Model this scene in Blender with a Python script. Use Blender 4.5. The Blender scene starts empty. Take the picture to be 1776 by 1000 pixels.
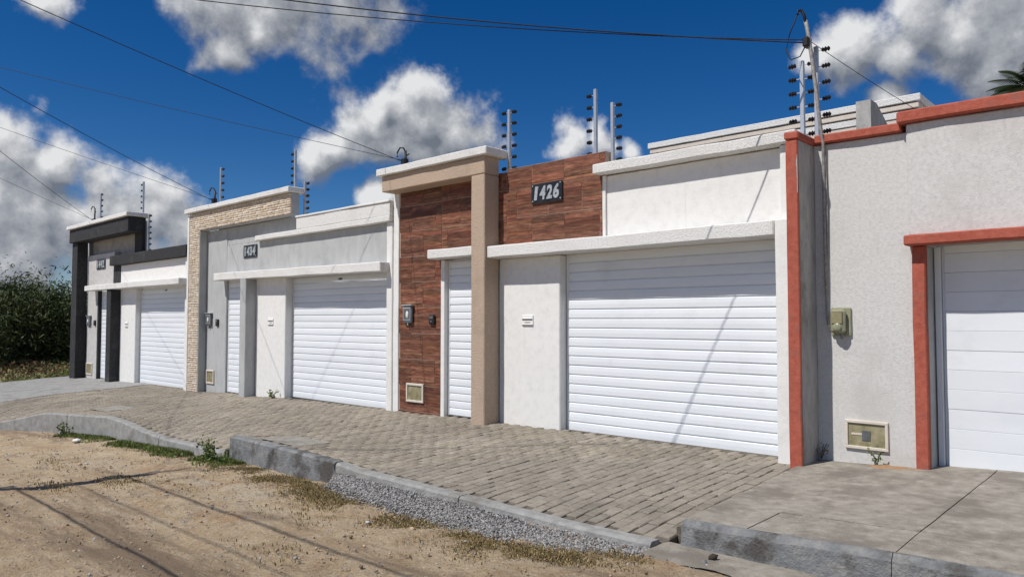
import bpy, bmesh, math, random
import numpy as np
from mathutils import Vector, Matrix, noise as mnoise

# ------------------------------------------------------------------ camera, sky, sun, exposure
S = bpy.context.scene
COL = S.collection
R = math.radians
CAM = Vector((0.0, -8.0, 1.5))
cd = bpy.data.cameras.new('camera'); cam = bpy.data.objects.new('camera', cd); COL.objects.link(cam)
cd.lens = 26.0; cd.sensor_width = 36.0; cd.clip_end = 3000; cd.clip_start = 0.05
CA, CP = R(47.226), R(2.41)
fwd = Vector((-math.cos(CA)*math.cos(CP), math.sin(CA)*math.cos(CP), math.sin(CP)))
rgt = Vector((math.sin(CA), math.cos(CA), 0)); upv = rgt.cross(fwd)
cam.matrix_world = Matrix(((rgt.x, upv.x, -fwd.x, CAM.x), (rgt.y, upv.y, -fwd.y, CAM.y), (rgt.z, upv.z, -fwd.z, CAM.z), (0, 0, 0, 1)))
S.camera = cam
SUN_EL, SUN_AZ = R(55), R(18)        # azimuth measured from the facade normal, sun to the left behind the viewer
sun_to = Vector((-math.sin(SUN_AZ)*math.cos(SUN_EL), -math.cos(SUN_AZ)*math.cos(SUN_EL), math.sin(SUN_EL)))
sd = bpy.data.lights.new('sun', 'SUN'); sd.energy = 5.0; sd.angle = R(0.5); sd.color = (1.0, 0.955, 0.89)
sun = bpy.data.objects.new('sun', sd); COL.objects.link(sun)
sun.rotation_euler = (-sun_to).to_track_quat('-Z', 'Y').to_euler(); sun.location = (0, -20, 30)
S.view_settings.view_transform = 'Standard'; S.view_settings.look = 'None'
S.view_settings.exposure = -0.1; S.view_settings.gamma = 1.0; S.view_settings.use_curve_mapping = False
S.render.engine = 'CYCLES'

def pix_dir(x, y):
    return (fwd + rgt*((x-888)/1283.0) + upv*((500-y)/1283.0)).normalized()

# clouds: directions of the cumulus heaps of this sky with their angular radius; the same kind goes on all round
CLOUDS = [(380,-40,.09),(500,-25,.10),(610,-30,.085),(480,25,.055),(385,85,.042),(440,40,.045),
          (570,262,.048),(640,210,.062),(720,212,.07),(795,225,.06),(660,170,.035),(650,262,.045),(730,262,.045),
          (20,262,.06),(100,285,.05),(-40,360,.075),(90,365,.065),(195,345,.052),(265,365,.05),(320,400,.055),(-10,440,.07),(160,420,.06),(250,430,.05),
          (1470,95,.05),(1405,105,.028),(1545,100,.05),(1660,45,.075),(1740,60,.085),(1600,15,.05),(1700,115,.055),(1800,110,.08),
          (985,248,.036),(1040,252,.034),(1100,268,.022),(70,0,.034),(1530,180,.034),(645,352,.025)]
W = bpy.data.worlds.new('World'); S.world = W; W.use_nodes = True
nt = W.node_tree; nt.nodes.clear()
def N(t, tree=None, **kw):
    n = (tree or nt).nodes.new(t)
    for k, v in kw.items(): setattr(n, k, v)
    return n
# cloud density as a node group of the view direction
cg = bpy.data.node_groups.new('cloud_density', 'ShaderNodeTree')
cg.interface.new_socket('Vector', in_out='INPUT', socket_type='NodeSocketVector')
cg.interface.new_socket('Density', in_out='OUTPUT', socket_type='NodeSocketFloat')
gi = N('NodeGroupInput', cg); go = N('NodeGroupOutput', cg)
wn = N('ShaderNodeTexNoise', cg); wn.inputs['Scale'].default_value = 9; wn.inputs['Detail'].default_value = 3
cg.links.new(gi.outputs[0], wn.inputs['Vector'])
ws = N('ShaderNodeVectorMath', cg, operation='SUBTRACT'); cg.links.new(wn.outputs['Color'], ws.inputs[0]); ws.inputs[1].default_value = (.5,.5,.5)
wm = N('ShaderNodeVectorMath', cg, operation='MULTIPLY_ADD'); cg.links.new(ws.outputs[0], wm.inputs[0]); wm.inputs[1].default_value = (.075,.075,.075)
cg.links.new(gi.outputs[0], wm.inputs[2])
rng = random.Random(11)
dirs = [(pix_dir(x, y), r) for x, y, r in CLOUDS]
for k in range(26):      # the rest of the sky, outside the frame
    a = rng.uniform(0, 2*math.pi); e = math.asin(rng.uniform(.03, .97))
    v = Vector((math.cos(a)*math.cos(e), math.sin(a)*math.cos(e), math.sin(e)))
    if v.dot(fwd) > .70 or v.dot(sun_to) > .94: continue
    rr = rng.uniform(.10, .17)
    for q in range(2):
        dirs.append(((v+Vector((rng.uniform(-.15,.15), rng.uniform(-.15,.15), rng.uniform(-.05,.05)))).normalized(), rr*rng.uniform(.6,1)))
last = None
for v, r in dirs:
    d = N('ShaderNodeVectorMath', cg, operation='DISTANCE'); cg.links.new(wm.outputs[0], d.inputs[0]); d.inputs[1].default_value = v
    m = N('ShaderNodeMath', cg, operation='MULTIPLY_ADD'); cg.links.new(d.outputs['Value'], m.inputs[0]); m.inputs[1].default_value = -1.0/r; m.inputs[2].default_value = 1.0
    if last is None: last = m.outputs[0]
    else:
        x = N('ShaderNodeMath', cg, operation='SMOOTH_MAX'); cg.links.new(last, x.inputs[0]); cg.links.new(m.outputs[0], x.inputs[1]); x.inputs[2].default_value = .25
        last = x.outputs[0]
n1 = N('ShaderNodeTexNoise', cg); n1.inputs['Scale'].default_value = 17; n1.inputs['Detail'].default_value = 7; n1.inputs['Roughness'].default_value = .6
cg.links.new(gi.outputs[0], n1.inputs['Vector'])
a1 = N('ShaderNodeMath', cg, operation='MULTIPLY_ADD'); cg.links.new(n1.outputs['Fac'], a1.inputs[0]); a1.inputs[1].default_value = 1.75; a1.inputs[2].default_value = -.89
mx = N('ShaderNodeMath', cg, operation='MAXIMUM'); cg.links.new(last, mx.inputs[0]); mx.inputs[1].default_value = -.8
a2 = N('ShaderNodeMath', cg, operation='ADD'); cg.links.new(mx.outputs[0], a2.inputs[0]); cg.links.new(a1.outputs[0], a2.inputs[1])
cg.links.new(a2.outputs[0], go.inputs[0])
tc = N('ShaderNodeTexCoord')
nrm = N('ShaderNodeVectorMath', operation='NORMALIZE'); nt.links.new(tc.outputs['Generated'], nrm.inputs[0])
g1 = N('ShaderNodeGroup'); g1.node_tree = cg; nt.links.new(nrm.outputs[0], g1.inputs[0])
off = N('ShaderNodeVectorMath', operation='ADD'); nt.links.new(nrm.outputs[0], off.inputs[0]); off.inputs[1].default_value = (-.008, -.006, .028)
g2 = N('ShaderNodeGroup'); g2.node_tree = cg; nt.links.new(off.outputs[0], g2.inputs[0])
cov = N('ShaderNodeMapRange', interpolation_type='SMOOTHSTEP'); nt.links.new(g1.outputs[0], cov.inputs['Value'])
cov.inputs['From Min'].default_value = -.08; cov.inputs['From Max'].default_value = .55
sub = N('ShaderNodeMath', operation='SUBTRACT'); nt.links.new(g1.outputs[0], sub.inputs[0]); nt.links.new(g2.outputs[0], sub.inputs[1])
thk = N('ShaderNodeMath', operation='MULTIPLY_ADD'); nt.links.new(g2.outputs[0], thk.inputs[0]); thk.inputs[1].default_value = -.34
nt.links.new(sub.outputs[0], thk.inputs[2])
lit = N('ShaderNodeMapRange'); nt.links.new(thk.outputs[0], lit.inputs['Value'])
lit.inputs['From Min'].default_value = -.66; lit.inputs['From Max'].default_value = .58
crv = N('ShaderNodeValToRGB'); nt.links.new(lit.outputs[0], crv.inputs[0])
crv.color_ramp.elements[0].color = (.17, .195, .24, 1); crv.color_ramp.elements[1].color = (.82, .83, .84, 1)
e = crv.color_ramp.elements.new(.5); e.color = (.40, .42, .46, 1)
SKY_STRENGTH = 0.10
cs = N('ShaderNodeVectorMath', operation='SCALE'); nt.links.new(crv.outputs[0], cs.inputs[0]); cs.inputs['Scale'].default_value = 1.0/SKY_STRENGTH
sky = N('ShaderNodeTexSky', sky_type='NISHITA'); sky.sun_disc = False; sky.sun_elevation = SUN_EL
sky.sun_rotation = math.atan2(sun_to.x, sun_to.y); sky.altitude = 300; sky.air_density = .8; sky.dust_density = .1; sky.ozone_density = 4.0
hs = N('ShaderNodeHueSaturation'); hs.inputs['Hue'].default_value = .507; hs.inputs['Saturation'].default_value = 1.36; hs.inputs['Value'].default_value = .80; nt.links.new(sky.outputs[0], hs.inputs['Color'])
mixc = N('ShaderNodeMix', data_type='RGBA'); nt.links.new(cov.outputs[0], mixc.inputs[0]); nt.links.new(hs.outputs[0], mixc.inputs[6]); nt.links.new(cs.outputs[0], mixc.inputs[7])
bg = N('ShaderNodeBackground'); nt.links.new(mixc.outputs[2], bg.inputs[0]); bg.inputs[1].default_value = SKY_STRENGTH
wo = N('ShaderNodeOutputWorld'); nt.links.new(bg.outputs[0], wo.inputs[0])

# ------------------------------------------------------------------ materials
def material(name, cols, scale=6, detail=6, rough=.8, bump=.2, bscale=60, stretch=(1,1,1), stain=None, stain_scale=1.2, rand=0, spec=.3, metallic=0, bdist=.01, coord='world', stain_range=(.52,.72), bdetail=4, streak=None, tint=False):
    m = bpy.data.materials.new(name); m.use_nodes = True
    t = m.node_tree; b = t.nodes['Principled BSDF']
    b.inputs['Roughness'].default_value = rough; b.inputs['Metallic'].default_value = metallic
    b.inputs['Specular IOR Level'].default_value = spec
    if coord == 'world':
        src = N('ShaderNodeNewGeometry', t).outputs['Position']
    else:
        src = N('ShaderNodeTexCoord', t).outputs['Object']
    mp = N('ShaderNodeMapping', t); t.links.new(src, mp.inputs['Vector']); mp.inputs['Scale'].default_value = stretch
    oi = N('ShaderNodeObjectInfo', t)
    if rand:
        ad = N('ShaderNodeVectorMath', t, operation='ADD'); t.links.new(mp.outputs[0], ad.inputs[0])
        sc = N('ShaderNodeMath', t, operation='MULTIPLY'); t.links.new(oi.outputs['Random'], sc.inputs[0]); sc.inputs[1].default_value = 37
        t.links.new(sc.outputs[0], ad.inputs[1]); vec = ad.outputs[0]
    else: vec = mp.outputs[0]
    n = N('ShaderNodeTexNoise', t); n.inputs['Scale'].default_value = scale; n.inputs['Detail'].default_value = detail; n.inputs['Roughness'].default_value = .62
    t.links.new(vec, n.inputs['Vector'])
    r = N('ShaderNodeValToRGB', t); t.links.new(n.outputs['Fac'], r.inputs[0])
    k = len(cols); els = r.color_ramp.elements
    for i in range(k):
        pos = .3 + .4*i/max(1, k-1)
        if i < 2: el = els[i]; el.position = pos
        else: el = els.new(pos)
        el.color = (*cols[i], 1)
    out = r.outputs[0]
    if stain:
        n2 = N('ShaderNodeTexNoise', t); n2.inputs['Scale'].default_value = stain_scale; n2.inputs['Detail'].default_value = 7; n2.inputs['Roughness'].default_value = .65
        t.links.new(src, n2.inputs['Vector'])
        mr = N('ShaderNodeMapRange', t, interpolation_type='SMOOTHSTEP'); t.links.new(n2.outputs['Fac'], mr.inputs['Value'])
        mr.inputs['From Min'].default_value, mr.inputs['From Max'].default_value = stain_range
        mx = N('ShaderNodeMix', t, data_type='RGBA'); t.links.new(mr.outputs[0], mx.inputs[0]); t.links.new(out, mx.inputs[6]); mx.inputs[7].default_value = (*stain, 1)
        out = mx.outputs[2]
    if streak:
        ms = N('ShaderNodeMapping', t); t.links.new(src, ms.inputs['Vector']); ms.inputs['Scale'].default_value = (7,7,.35)
        n4 = N('ShaderNodeTexNoise', t); n4.inputs['Scale'].default_value = 1.6; n4.inputs['Detail'].default_value = 8; n4.inputs['Roughness'].default_value = .7; t.links.new(ms.outputs[0], n4.inputs['Vector'])
        m4 = N('ShaderNodeMapRange', t, interpolation_type='SMOOTHSTEP'); t.links.new(n4.outputs['Fac'], m4.inputs['Value']); m4.inputs['From Min'].default_value = .57; m4.inputs['From Max'].default_value = .88
        mx = N('ShaderNodeMix', t, data_type='RGBA'); t.links.new(m4.outputs[0], mx.inputs[0]); t.links.new(out, mx.inputs[6]); mx.inputs[7].default_value = (*streak, 1); out = mx.outputs[2]
    if tint:
        at = N('ShaderNodeAttribute', t); at.attribute_name = 'tint'
        mx = N('ShaderNodeMix', t, data_type='RGBA', blend_type='MULTIPLY'); mx.inputs[0].default_value = 1; t.links.new(out, mx.inputs[6]); t.links.new(at.outputs['Color'], mx.inputs[7]); out = mx.outputs[2]
    if rand:
        h = N('ShaderNodeHueSaturation', t); t.links.new(out, h.inputs['Color'])
        mr = N('ShaderNodeMapRange', t); t.links.new(oi.outputs['Random'], mr.inputs['Value']); mr.inputs['To Min'].default_value = 1-rand; mr.inputs['To Max'].default_value = 1+rand
        t.links.new(mr.outputs[0], h.inputs['Value']); out = h.outputs[0]
    t.links.new(out, b.inputs['Base Color'])
    if bump:
        n3 = N('ShaderNodeTexNoise', t); n3.inputs['Scale'].default_value = bscale; n3.inputs['Detail'].default_value = bdetail; n3.inputs['Roughness'].default_value = .6
        t.links.new(vec, n3.inputs['Vector'])
        bp = N('ShaderNodeBump', t); bp.inputs['Strength'].default_value = bump; bp.inputs['Distance'].default_value = bdist
        t.links.new(n3.outputs['Fac'], bp.inputs['Height']); t.links.new(bp.outputs[0], b.inputs['Normal'])
    return m

def vcol_material(name, attr='tint', rough=.9, bump=0, bscale=80, spec=.2, transl=0, noise_amt=0, noise_scale=60):
    m = bpy.data.materials.new(name); m.use_nodes = True; t = m.node_tree; b = t.nodes['Principled BSDF']
    b.inputs['Roughness'].default_value = rough; b.inputs['Specular IOR Level'].default_value = spec
    a = N('ShaderNodeAttribute', t); a.attribute_name = attr
    out = a.outputs['Color']
    if noise_amt:
        g = N('ShaderNodeNewGeometry', t)
        n = N('ShaderNodeTexNoise', t); n.inputs['Scale'].default_value = noise_scale; n.inputs['Detail'].default_value = 5
        t.links.new(g.outputs['Position'], n.inputs['Vector'])
        mr = N('ShaderNodeMapRange', t); t.links.new(n.outputs['Fac'], mr.inputs['Value']); mr.inputs['From Min'].default_value = .3; mr.inputs['From Max'].default_value = .7
        mr.inputs['To Min'].default_value = 1-noise_amt; mr.inputs['To Max'].default_value = 1+noise_amt
        h = N('ShaderNodeHueSaturation', t); t.links.new(out, h.inputs['Color']); t.links.new(mr.outputs[0], h.inputs['Value']); out = h.outputs[0]
    t.links.new(out, b.inputs['Base Color'])
    if bump:
        g = N('ShaderNodeNewGeometry', t)
        n3 = N('ShaderNodeTexNoise', t); n3.inputs['Scale'].default_value = bscale; t.links.new(g.outputs['Position'], n3.inputs['Vector'])
        bp = N('ShaderNodeBump', t); bp.inputs['Strength'].default_value = bump; bp.inputs['Distance'].default_value = .006
        t.links.new(n3.outputs['Fac'], bp.inputs['Height']); t.links.new(bp.outputs[0], b.inputs['Normal'])
    return m

def speck(c, d): return tuple(max(0, v*(1+d)) for v in c)
WHT = (.74,.735,.715)
M = {}
M['white'] = material('white_plaster', [speck(WHT,-.09), WHT, speck(WHT,.04)], 9, 8, .85, .32, 55, stain=(.60,.58,.54), stain_scale=.9, stain_range=(.55,.85), streak=(.55,.53,.49))
M['white_rough'] = material('rough_white_render', [speck(WHT,-.2), WHT, speck(WHT,.04)], 40, 6, .9, .7, 70, stain=(.58,.56,.52), stain_scale=2.0, stain_range=(.5,.85), bdist=.02)
M['old_white'] = material('weathered_white_render', [(.50,.495,.485), (.585,.58,.565), (.64,.63,.615)], 30, 8, .92, .45, 90, stain=(.50,.485,.46), stain_scale=1.1, stain_range=(.48,.75), bdist=.010, bdetail=6, streak=(.44,.43,.41))
M['grey'] = material('grey_plaster', [(.36,.37,.37), (.42,.43,.43), (.46,.47,.465)], 7, 7, .9, .5, 60, stretch=(1,1,.35), stain=(.33,.34,.335), stain_scale=1.4, streak=(.30,.31,.305))
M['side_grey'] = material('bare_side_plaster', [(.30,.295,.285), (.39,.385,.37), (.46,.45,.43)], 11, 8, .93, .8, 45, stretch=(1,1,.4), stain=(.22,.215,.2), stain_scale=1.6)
M['light_grey'] = material('light_grey_plaster', [(.42,.41,.40), (.50,.49,.48), (.55,.54,.53)], 7, 7, .9, .5, 60, stain=(.38,.37,.36))
M['beige'] = material('beige_textured_paint', [(.36,.275,.205), (.49,.375,.285), (.57,.45,.35)], 90, 5, .9, 1.0, 70, stain=(.40,.31,.235), stain_scale=1.3, bdist=.015)
M['red'] = material('red_oxide_paint', [(.31,.074,.048), (.375,.095,.062), (.42,.12,.08)], 18, 8, .88, .45, 60, stain=(.27,.11,.085), stain_scale=6, stain_range=(.52,.72), streak=(.26,.10,.075))
M['black'] = material('black_paint', [(.022,.022,.024), (.032,.032,.034), (.045,.045,.047)], 14, 7, .8, .5, 60, stain=(.06,.06,.06), stain_scale=2)
M['slat'] = material('white_lacquered_steel', [(.70,.73,.765), (.735,.765,.80), (.75,.78,.81)], 3, 5, .42, .06, 9, stretch=(.4,1,1), rand=.035, spec=.5, bdist=.004, stain=(.64,.66,.68), stain_scale=2.2, stain_range=(.55,.85))
M['door_frame'] = material('white_door_frame', [(.70,.73,.76), (.75,.77,.79)], 5, 4, .5, .05, 20, spec=.5)
M['dark'] = material('dark_gap', [(.02,.02,.02), (.03,.03,.03)], 5, 2, .9, 0)
M['tile'] = material('brown_wood_look_tile', [(.060,.022,.012), (.13,.046,.025), (.185,.068,.038), (.27,.125,.075)], 5, 8, .6, .4, 14, stretch=(1,1,7), rand=.14, spec=.35, coord='object', tint=True)
M['grout'] = material('pale_grout', [(.40,.27,.21), (.52,.38,.31)], 20, 4, .95, .2, 80)
M['metal'] = material('aluminium', [(.50,.52,.54), (.60,.62,.64)], 12, 4, .42, .05, 40, metallic=.7, spec=.5)
M['pipe'] = material('weathered_galvanised_pipe', [(.16,.155,.15), (.30,.29,.28), (.38,.37,.35)], 18, 6, .7, .2, 60, metallic=.3)
M['insul'] = material('black_plastic', [(.012,.012,.013), (.022,.022,.024)], 20, 3, .5, 0)
M['wire'] = material('cable_sheath', [(.014,.014,.016), (.03,.03,.032)], 20, 3, .7, 0)
M['plate'] = material('black_number_plate', [(.010,.010,.012), (.022,.022,.025)], 14, 5, .35, .05, 60, spec=.5)
M['digit'] = material('silver_digit', [(.34,.37,.38), (.55,.57,.58)], 26, 4, .45, .05, 60, metallic=.35, spec=.5)
M['concrete'] = material('worn_concrete_slab', [(.19,.17,.143), (.27,.246,.208), (.32,.294,.252), (.38,.35,.305)], 9, 13, .95, .9, 60, stain=(.195,.175,.148), stain_scale=1.9, stain_range=(.46,.64), bdist=.015, bdetail=8)
M['concrete_pad'] = material('cement_pad', [(.20,.19,.165), (.275,.26,.23), (.33,.315,.28)], 9, 9, .95, .6, 60, stain=(.17,.16,.14), stain_scale=3)
M['kerb'] = material('grey_painted_kerb', [(.13,.138,.145), (.195,.202,.206), (.275,.272,.26)], 8, 12, .93, .9, 45, stain=(.085,.08,.074), stain_scale=3.0, stain_range=(.48,.64), bdist=.018, bdetail=7)
M['kerb_light'] = material('pale_concrete_kerb', [(.21,.207,.20), (.28,.28,.272), (.35,.345,.325)], 8, 9, .93, .8, 45, stain=(.19,.18,.16), stain_scale=2.5, stain_range=(.5,.7), bdist=.015)
M['bed'] = material('sandy_joint_bed', [(.075,.066,.052), (.125,.108,.085), (.18,.155,.122)], 25, 6, .97, .5, 90)
M['meter_green'] = material('yellowed_meter_cover', [(.20,.21,.13), (.28,.285,.19), (.33,.33,.23)], 10, 5, .3, .1, 30, spec=.5)
M['meter_grey'] = material('grey_meter_case', [(.07,.075,.085), (.15,.16,.17)], 12, 5, .35, .1, 30, spec=.5)
M['niche'] = material('yellowed_niche_pane', [(.17,.15,.075), (.27,.24,.14), (.36,.33,.22)], 9, 6, .4, .15, 40, spec=.4, stain=(.13,.13,.075), stain_scale=7)
M['roof_cream'] = material('cream_cornice', [(.56,.50,.43), (.66,.60,.53)], 8, 6, .9, .3, 50)
M['pole'] = material('utility_pole_concrete', [(.24,.235,.22), (.33,.32,.30)], 8, 6, .9, .4, 50)
M['bark'] = material('dry_bark', [(.05,.038,.028), (.10,.08,.06), (.16,.135,.105)], 14, 6, .95, .6, 40, stretch=(1,1,.3))
M['soil'] = material('orange_soil', [(.27,.16,.085), (.38,.245,.14)], 25, 6, .97, .5, 90)
M['litter'] = material('white_litter', [(.62,.62,.6), (.75,.75,.73)], 12, 4, .7, .1, 60)
M['leaf'] = vcol_material('foliage', rough=.7, spec=.25)
M['grass'] = vcol_material('grass_blades', rough=.8, spec=.15)
M['stones'] = vcol_material('crushed_stone', rough=.95, bump=.4, bscale=120)
M['paver_field'] = vcol_material('paver_concrete_field', rough=.95, bump=.7, bscale=70, noise_amt=.25, noise_scale=28)
M['mosaic'] = vcol_material('beige_stone_strips', rough=.9, bump=.5, bscale=70, noise_amt=.15)
M['paver'] = material('paver_concrete', [(.20,.177,.142), (.258,.23,.19), (.30,.27,.225)], 16, 8, .95, .7, 70, rand=.11, stain=(.17,.155,.128), stain_scale=1.7, stain_range=(.5,.75))

# dirt road: sand with paler compacted tracks, grey stains and gravelly specks
def dirt_material():
    m = bpy.data.materials.new('dry_sandy_dirt'); m.use_nodes = True; t = m.node_tree; b = t.nodes['Principled BSDF']
    b.inputs['Roughness'].default_value = .97; b.inputs['Specular IOR Level'].default_value = .1
    g = N('ShaderNodeNewGeometry', t).outputs['Position']
    def nz(scale, detail=8, rough=.62, st=None):
        n = N('ShaderNodeTexNoise', t); n.inputs['Scale'].default_value = scale; n.inputs['Detail'].default_value = detail; n.inputs['Roughness'].default_value = rough
        if st:
            mp = N('ShaderNodeMapping', t); t.links.new(g, mp.inputs['Vector']); mp.inputs['Scale'].default_value = st; t.links.new(mp.outputs[0], n.inputs['Vector'])
        else: t.links.new(g, n.inputs['Vector'])
        return n.outputs['Fac']
    def ramp(f, cols, lo=.3, hi=.7):
        r = N('ShaderNodeValToRGB', t); t.links.new(f, r.inputs[0]); els = r.color_ramp.elements
        for i, c in enumerate(cols):
            p = lo+(hi-lo)*i/(len(cols)-1)
            el = els[i] if i < 2 else els.new(p)
            el.position = p; el.color = (*c, 1)
        return r.outputs[0]
    def mask(f, lo, hi):
        mr = N('ShaderNodeMapRange', t, interpolation_type='SMOOTHSTEP'); t.links.new(f, mr.inputs['Value']); mr.inputs['From Min'].default_value = lo; mr.inputs['From Max'].default_value = hi
        return mr.outputs[0]
    def mix(f, a, c):
        mx = N('ShaderNodeMix', t, data_type='RGBA'); t.links.new(f, mx.inputs[0]); t.links.new(a, mx.inputs[6])
        if isinstance(c, tuple): mx.inputs[7].default_value = (*c, 1)
        else: t.links.new(c, mx.inputs[7])
        return mx.outputs[2]
    base = ramp(nz(2.6, 12, .75), [(0.330,0.229,0.140), (0.472,0.352,0.226), (0.560,0.443,0.300), (0.636,0.515,0.365)])
    base = mix(mask(nz(1.1, 9, .7, (.6,1.4,1)), .50, .66), base, (0.549,0.471,0.355))
    base = mix(mask(nz(1.9, 10, .75), .54, .66), base, (0.341,0.291,0.232))
    base = mix(mask(nz(.9, 9, .75), .55, .68), base, (0.449,0.297,0.177))
    base = mix(mask(nz(5.5, 8, .75), .57, .66), base, (0.307,0.236,0.155))
    base = mix(mask(nz(24, 8, .75), .55, .66), base, (0.219,0.165,0.110))
    base = mix(mask(nz(11, 8, .8), .57, .66), base, (0.275,0.213,0.145))
    base = mix(mask(nz(70, 5, .7), .57, .66), base, (0.187,0.140,0.098))
    base = mix(mask(nz(40, 6, .7), .57, .66), base, (0.724,0.639,0.484))
    base = mix(mask(nz(1.0, 8, .7, (.22,1.5,1)), .52, .66), base, (.285,.215,.15))
    t.links.new(base, b.inputs['Base Color'])
    bp = N('ShaderNodeBump', t); bp.inputs['Strength'].default_value = 1.0; bp.inputs['Distance'].default_value = .045
    t.links.new(nz(22, 10, .8), bp.inputs['Height']); t.links.new(bp.outputs[0], b.inputs['Normal'])
    return m
M['dirt'] = dirt_material()

# ------------------------------------------------------------------ helpers
WORLD = {}
def tag(o, label=None, cat=None, group=None, kind=None):
    if label: o['label'] = label
    if cat: o['category'] = cat
    if group: o['group'] = group
    if kind: o['kind'] = kind
    return o
def link(name, data, loc=(0,0,0), parent=None):
    o = bpy.data.objects.new(name, data); COL.objects.link(o)
    w = Vector(loc); WORLD[o] = w
    if parent is not None:
        o.parent = parent; o.location = w - WORLD[parent]
    else: o.location = w
    return o
def thing(name, loc, label, cat, group=None):
    return tag(link(name, None, loc), label, cat, group)
RJ = random.Random(5)
def box_mesh(dx, dy, dz, bevel=.006, wob=0, seg=.35):
    bm = bmesh.new(); bmesh.ops.create_cube(bm, size=1)
    bmesh.ops.scale(bm, vec=(dx, dy, dz), verts=bm.verts)
    if bevel:
        bmesh.ops.bevel(bm, geom=bm.edges[:], offset=min(bevel, .3*min(dx,dy,dz)), segments=1, affect='EDGES')
    if wob:
        for ax, L in ((0,dx),(1,dy),(2,dz)):
            n = min(40, int(L/seg))
            for k in range(1, n):
                co = [0,0,0]; co[ax] = -L/2+L*k/n; no = [0,0,0]; no[ax] = 1
                bmesh.ops.bisect_plane(bm, geom=bm.verts[:]+bm.edges[:]+bm.faces[:], plane_co=co, plane_no=no)
        o = Vector((RJ.uniform(0,50), RJ.uniform(0,50), RJ.uniform(0,50)))
        for v in bm.verts:
            p = v.co*2.3+o
            v.co += Vector((mnoise.noise(p), mnoise.noise(p+Vector((9,3,1))), mnoise.noise(p+Vector((2,8,5)))))*wob
    me = bpy.data.meshes.new('m'); bm.to_mesh(me); bm.free()
    return me
def box(name, x0, x1, y0, y1, z0, z1, mat, parent=None, bevel=.006, wob=0):
    me = box_mesh(x1-x0, y1-y0, z1-z0, bevel, wob); me.materials.append(M[mat] if isinstance(mat, str) else mat)
    return link(name, me, ((x0+x1)/2, (y0+y1)/2, (z0+z1)/2), parent)
def pydata(name, verts, faces, mat, parent=None, loc=None, smooth=False, tint=None):
    verts = np.asarray(verts, float)
    if loc is None: loc = verts.mean(axis=0)
    me = bpy.data.meshes.new(name); me.from_pydata([tuple(v) for v in (verts-np.array(loc))], [], faces); me.materials.append(M[mat])
    if smooth: me.polygons.foreach_set('use_smooth', [True]*len(me.polygons))
    return link(name, me, tuple(loc), parent)
def np_mesh(name, V, F, mat, parent=None, loc=(0,0,0), tint=None, smooth=False):
    """V (n,3) world verts, F (m,k) faces all of one size, tint (n,3) colours"""
    V = np.asarray(V, np.float32) - np.array(loc, np.float32); F = np.asarray(F, np.int32)
    me = bpy.data.meshes.new(name); me.vertices.add(len(V)); me.vertices.foreach_set('co', V.ravel())
    k = F.shape[1]; me.loops.add(F.size); me.loops.foreach_set('vertex_index', F.ravel())
    me.polygons.add(len(F)); me.polygons.foreach_set('loop_start', np.arange(0, F.size, k, dtype=np.int32)); me.polygons.foreach_set('loop_total', np.full(len(F), k, np.int32))
    me.update(calc_edges=True)
    if tint is not None:
        a = me.attributes.new('tint', 'FLOAT_COLOR', 'POINT'); c = np.ones((len(V),4), np.float32); c[:,:3] = tint; a.data.foreach_set('color', c.ravel())
    if smooth: me.polygons.foreach_set('use_smooth', np.ones(len(F), bool))
    me.materials.append(M[mat]); me.validate()
    return link(name, me, loc, parent)
def tube(name, pts, rad, mat, parent=None, n=8, loc=None):
    pts = [Vector(p) for p in pts]; V = []; F = []
    rads = rad if isinstance(rad, (list, tuple)) else [rad]*len(pts)
    up0 = Vector((0,0,1))
    for i, p in enumerate(pts):
        t = (pts[min(i+1,len(pts)-1)]-pts[max(i-1,0)]).normalized()
        u = t.cross(up0 if abs(t.z) < .95 else Vector((1,0,0))).normalized(); w = t.cross(u)
        for k in range(n):
            a = 2*math.pi*k/n; V.append(p+(u*math.cos(a)+w*math.sin(a))*rads[i])
    for i in range(len(pts)-1):
        for k in range(n):
            F.append((i*n+k, i*n+(k+1)%n, (i+1)*n+(k+1)%n, (i+1)*n+k))
    F.append(tuple(range(n-1,-1,-1))); F.append(tuple((len(pts)-1)*n+k for k in range(n)))
    return pydata(name, [tuple(v) for v in V], F, mat, parent, loc=loc or tuple(pts[0]), smooth=True)
def lerp_tab(tab, x):
    xs, ys = zip(*tab); return np.interp(x, xs, ys)
NR = np.random.default_rng(3)

# ------------------------------------------------------------------ the lie of the land
WALL_Z = [(-60,-.75),(-27,-.34),(-21,-.235),(-17.5,-.20),(-13,-.085),(-10,-.05),(-8,-.02),(-3.2,-.01),(-1,.06),(4,.1)]
KERB_Z = [(-60,-.85),(-27,-.78),(-20,-.73),(-18.3,-.66),(-17.3,-.50),(-16.2,-.29),(-14.1,-.21),(-13.3,-.235),(-12.6,-.30),(-11.7,-.335),(-9.75,-.31),(-9.55,-.065),(-8,-.08),(-7.15,-.10),(-6.65,-.135),(-5.2,-.15),(-3.8,-.17),(-3,-.16),(3,-.1)]
ROAD_Z = [(-300,-.9),(-60,-.85),(-22,-.78),(-17,-.66),(-12.8,-.53),(-9.4,-.38),(-7,-.33),(-6,-.30),(-4.5,-.25),(-3,-.195),(-2,-.175),(1,-.12),(10,-.1),(300,-.1)]
KY = -3.1
def kerb_y(x): return lerp_tab([(-60,-5.5),(-24,-5.2),(-19,-4.4),(-16,-3.45),(-14,-3.12),(-12,-3.1),(5,-3.1)], x)
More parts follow.
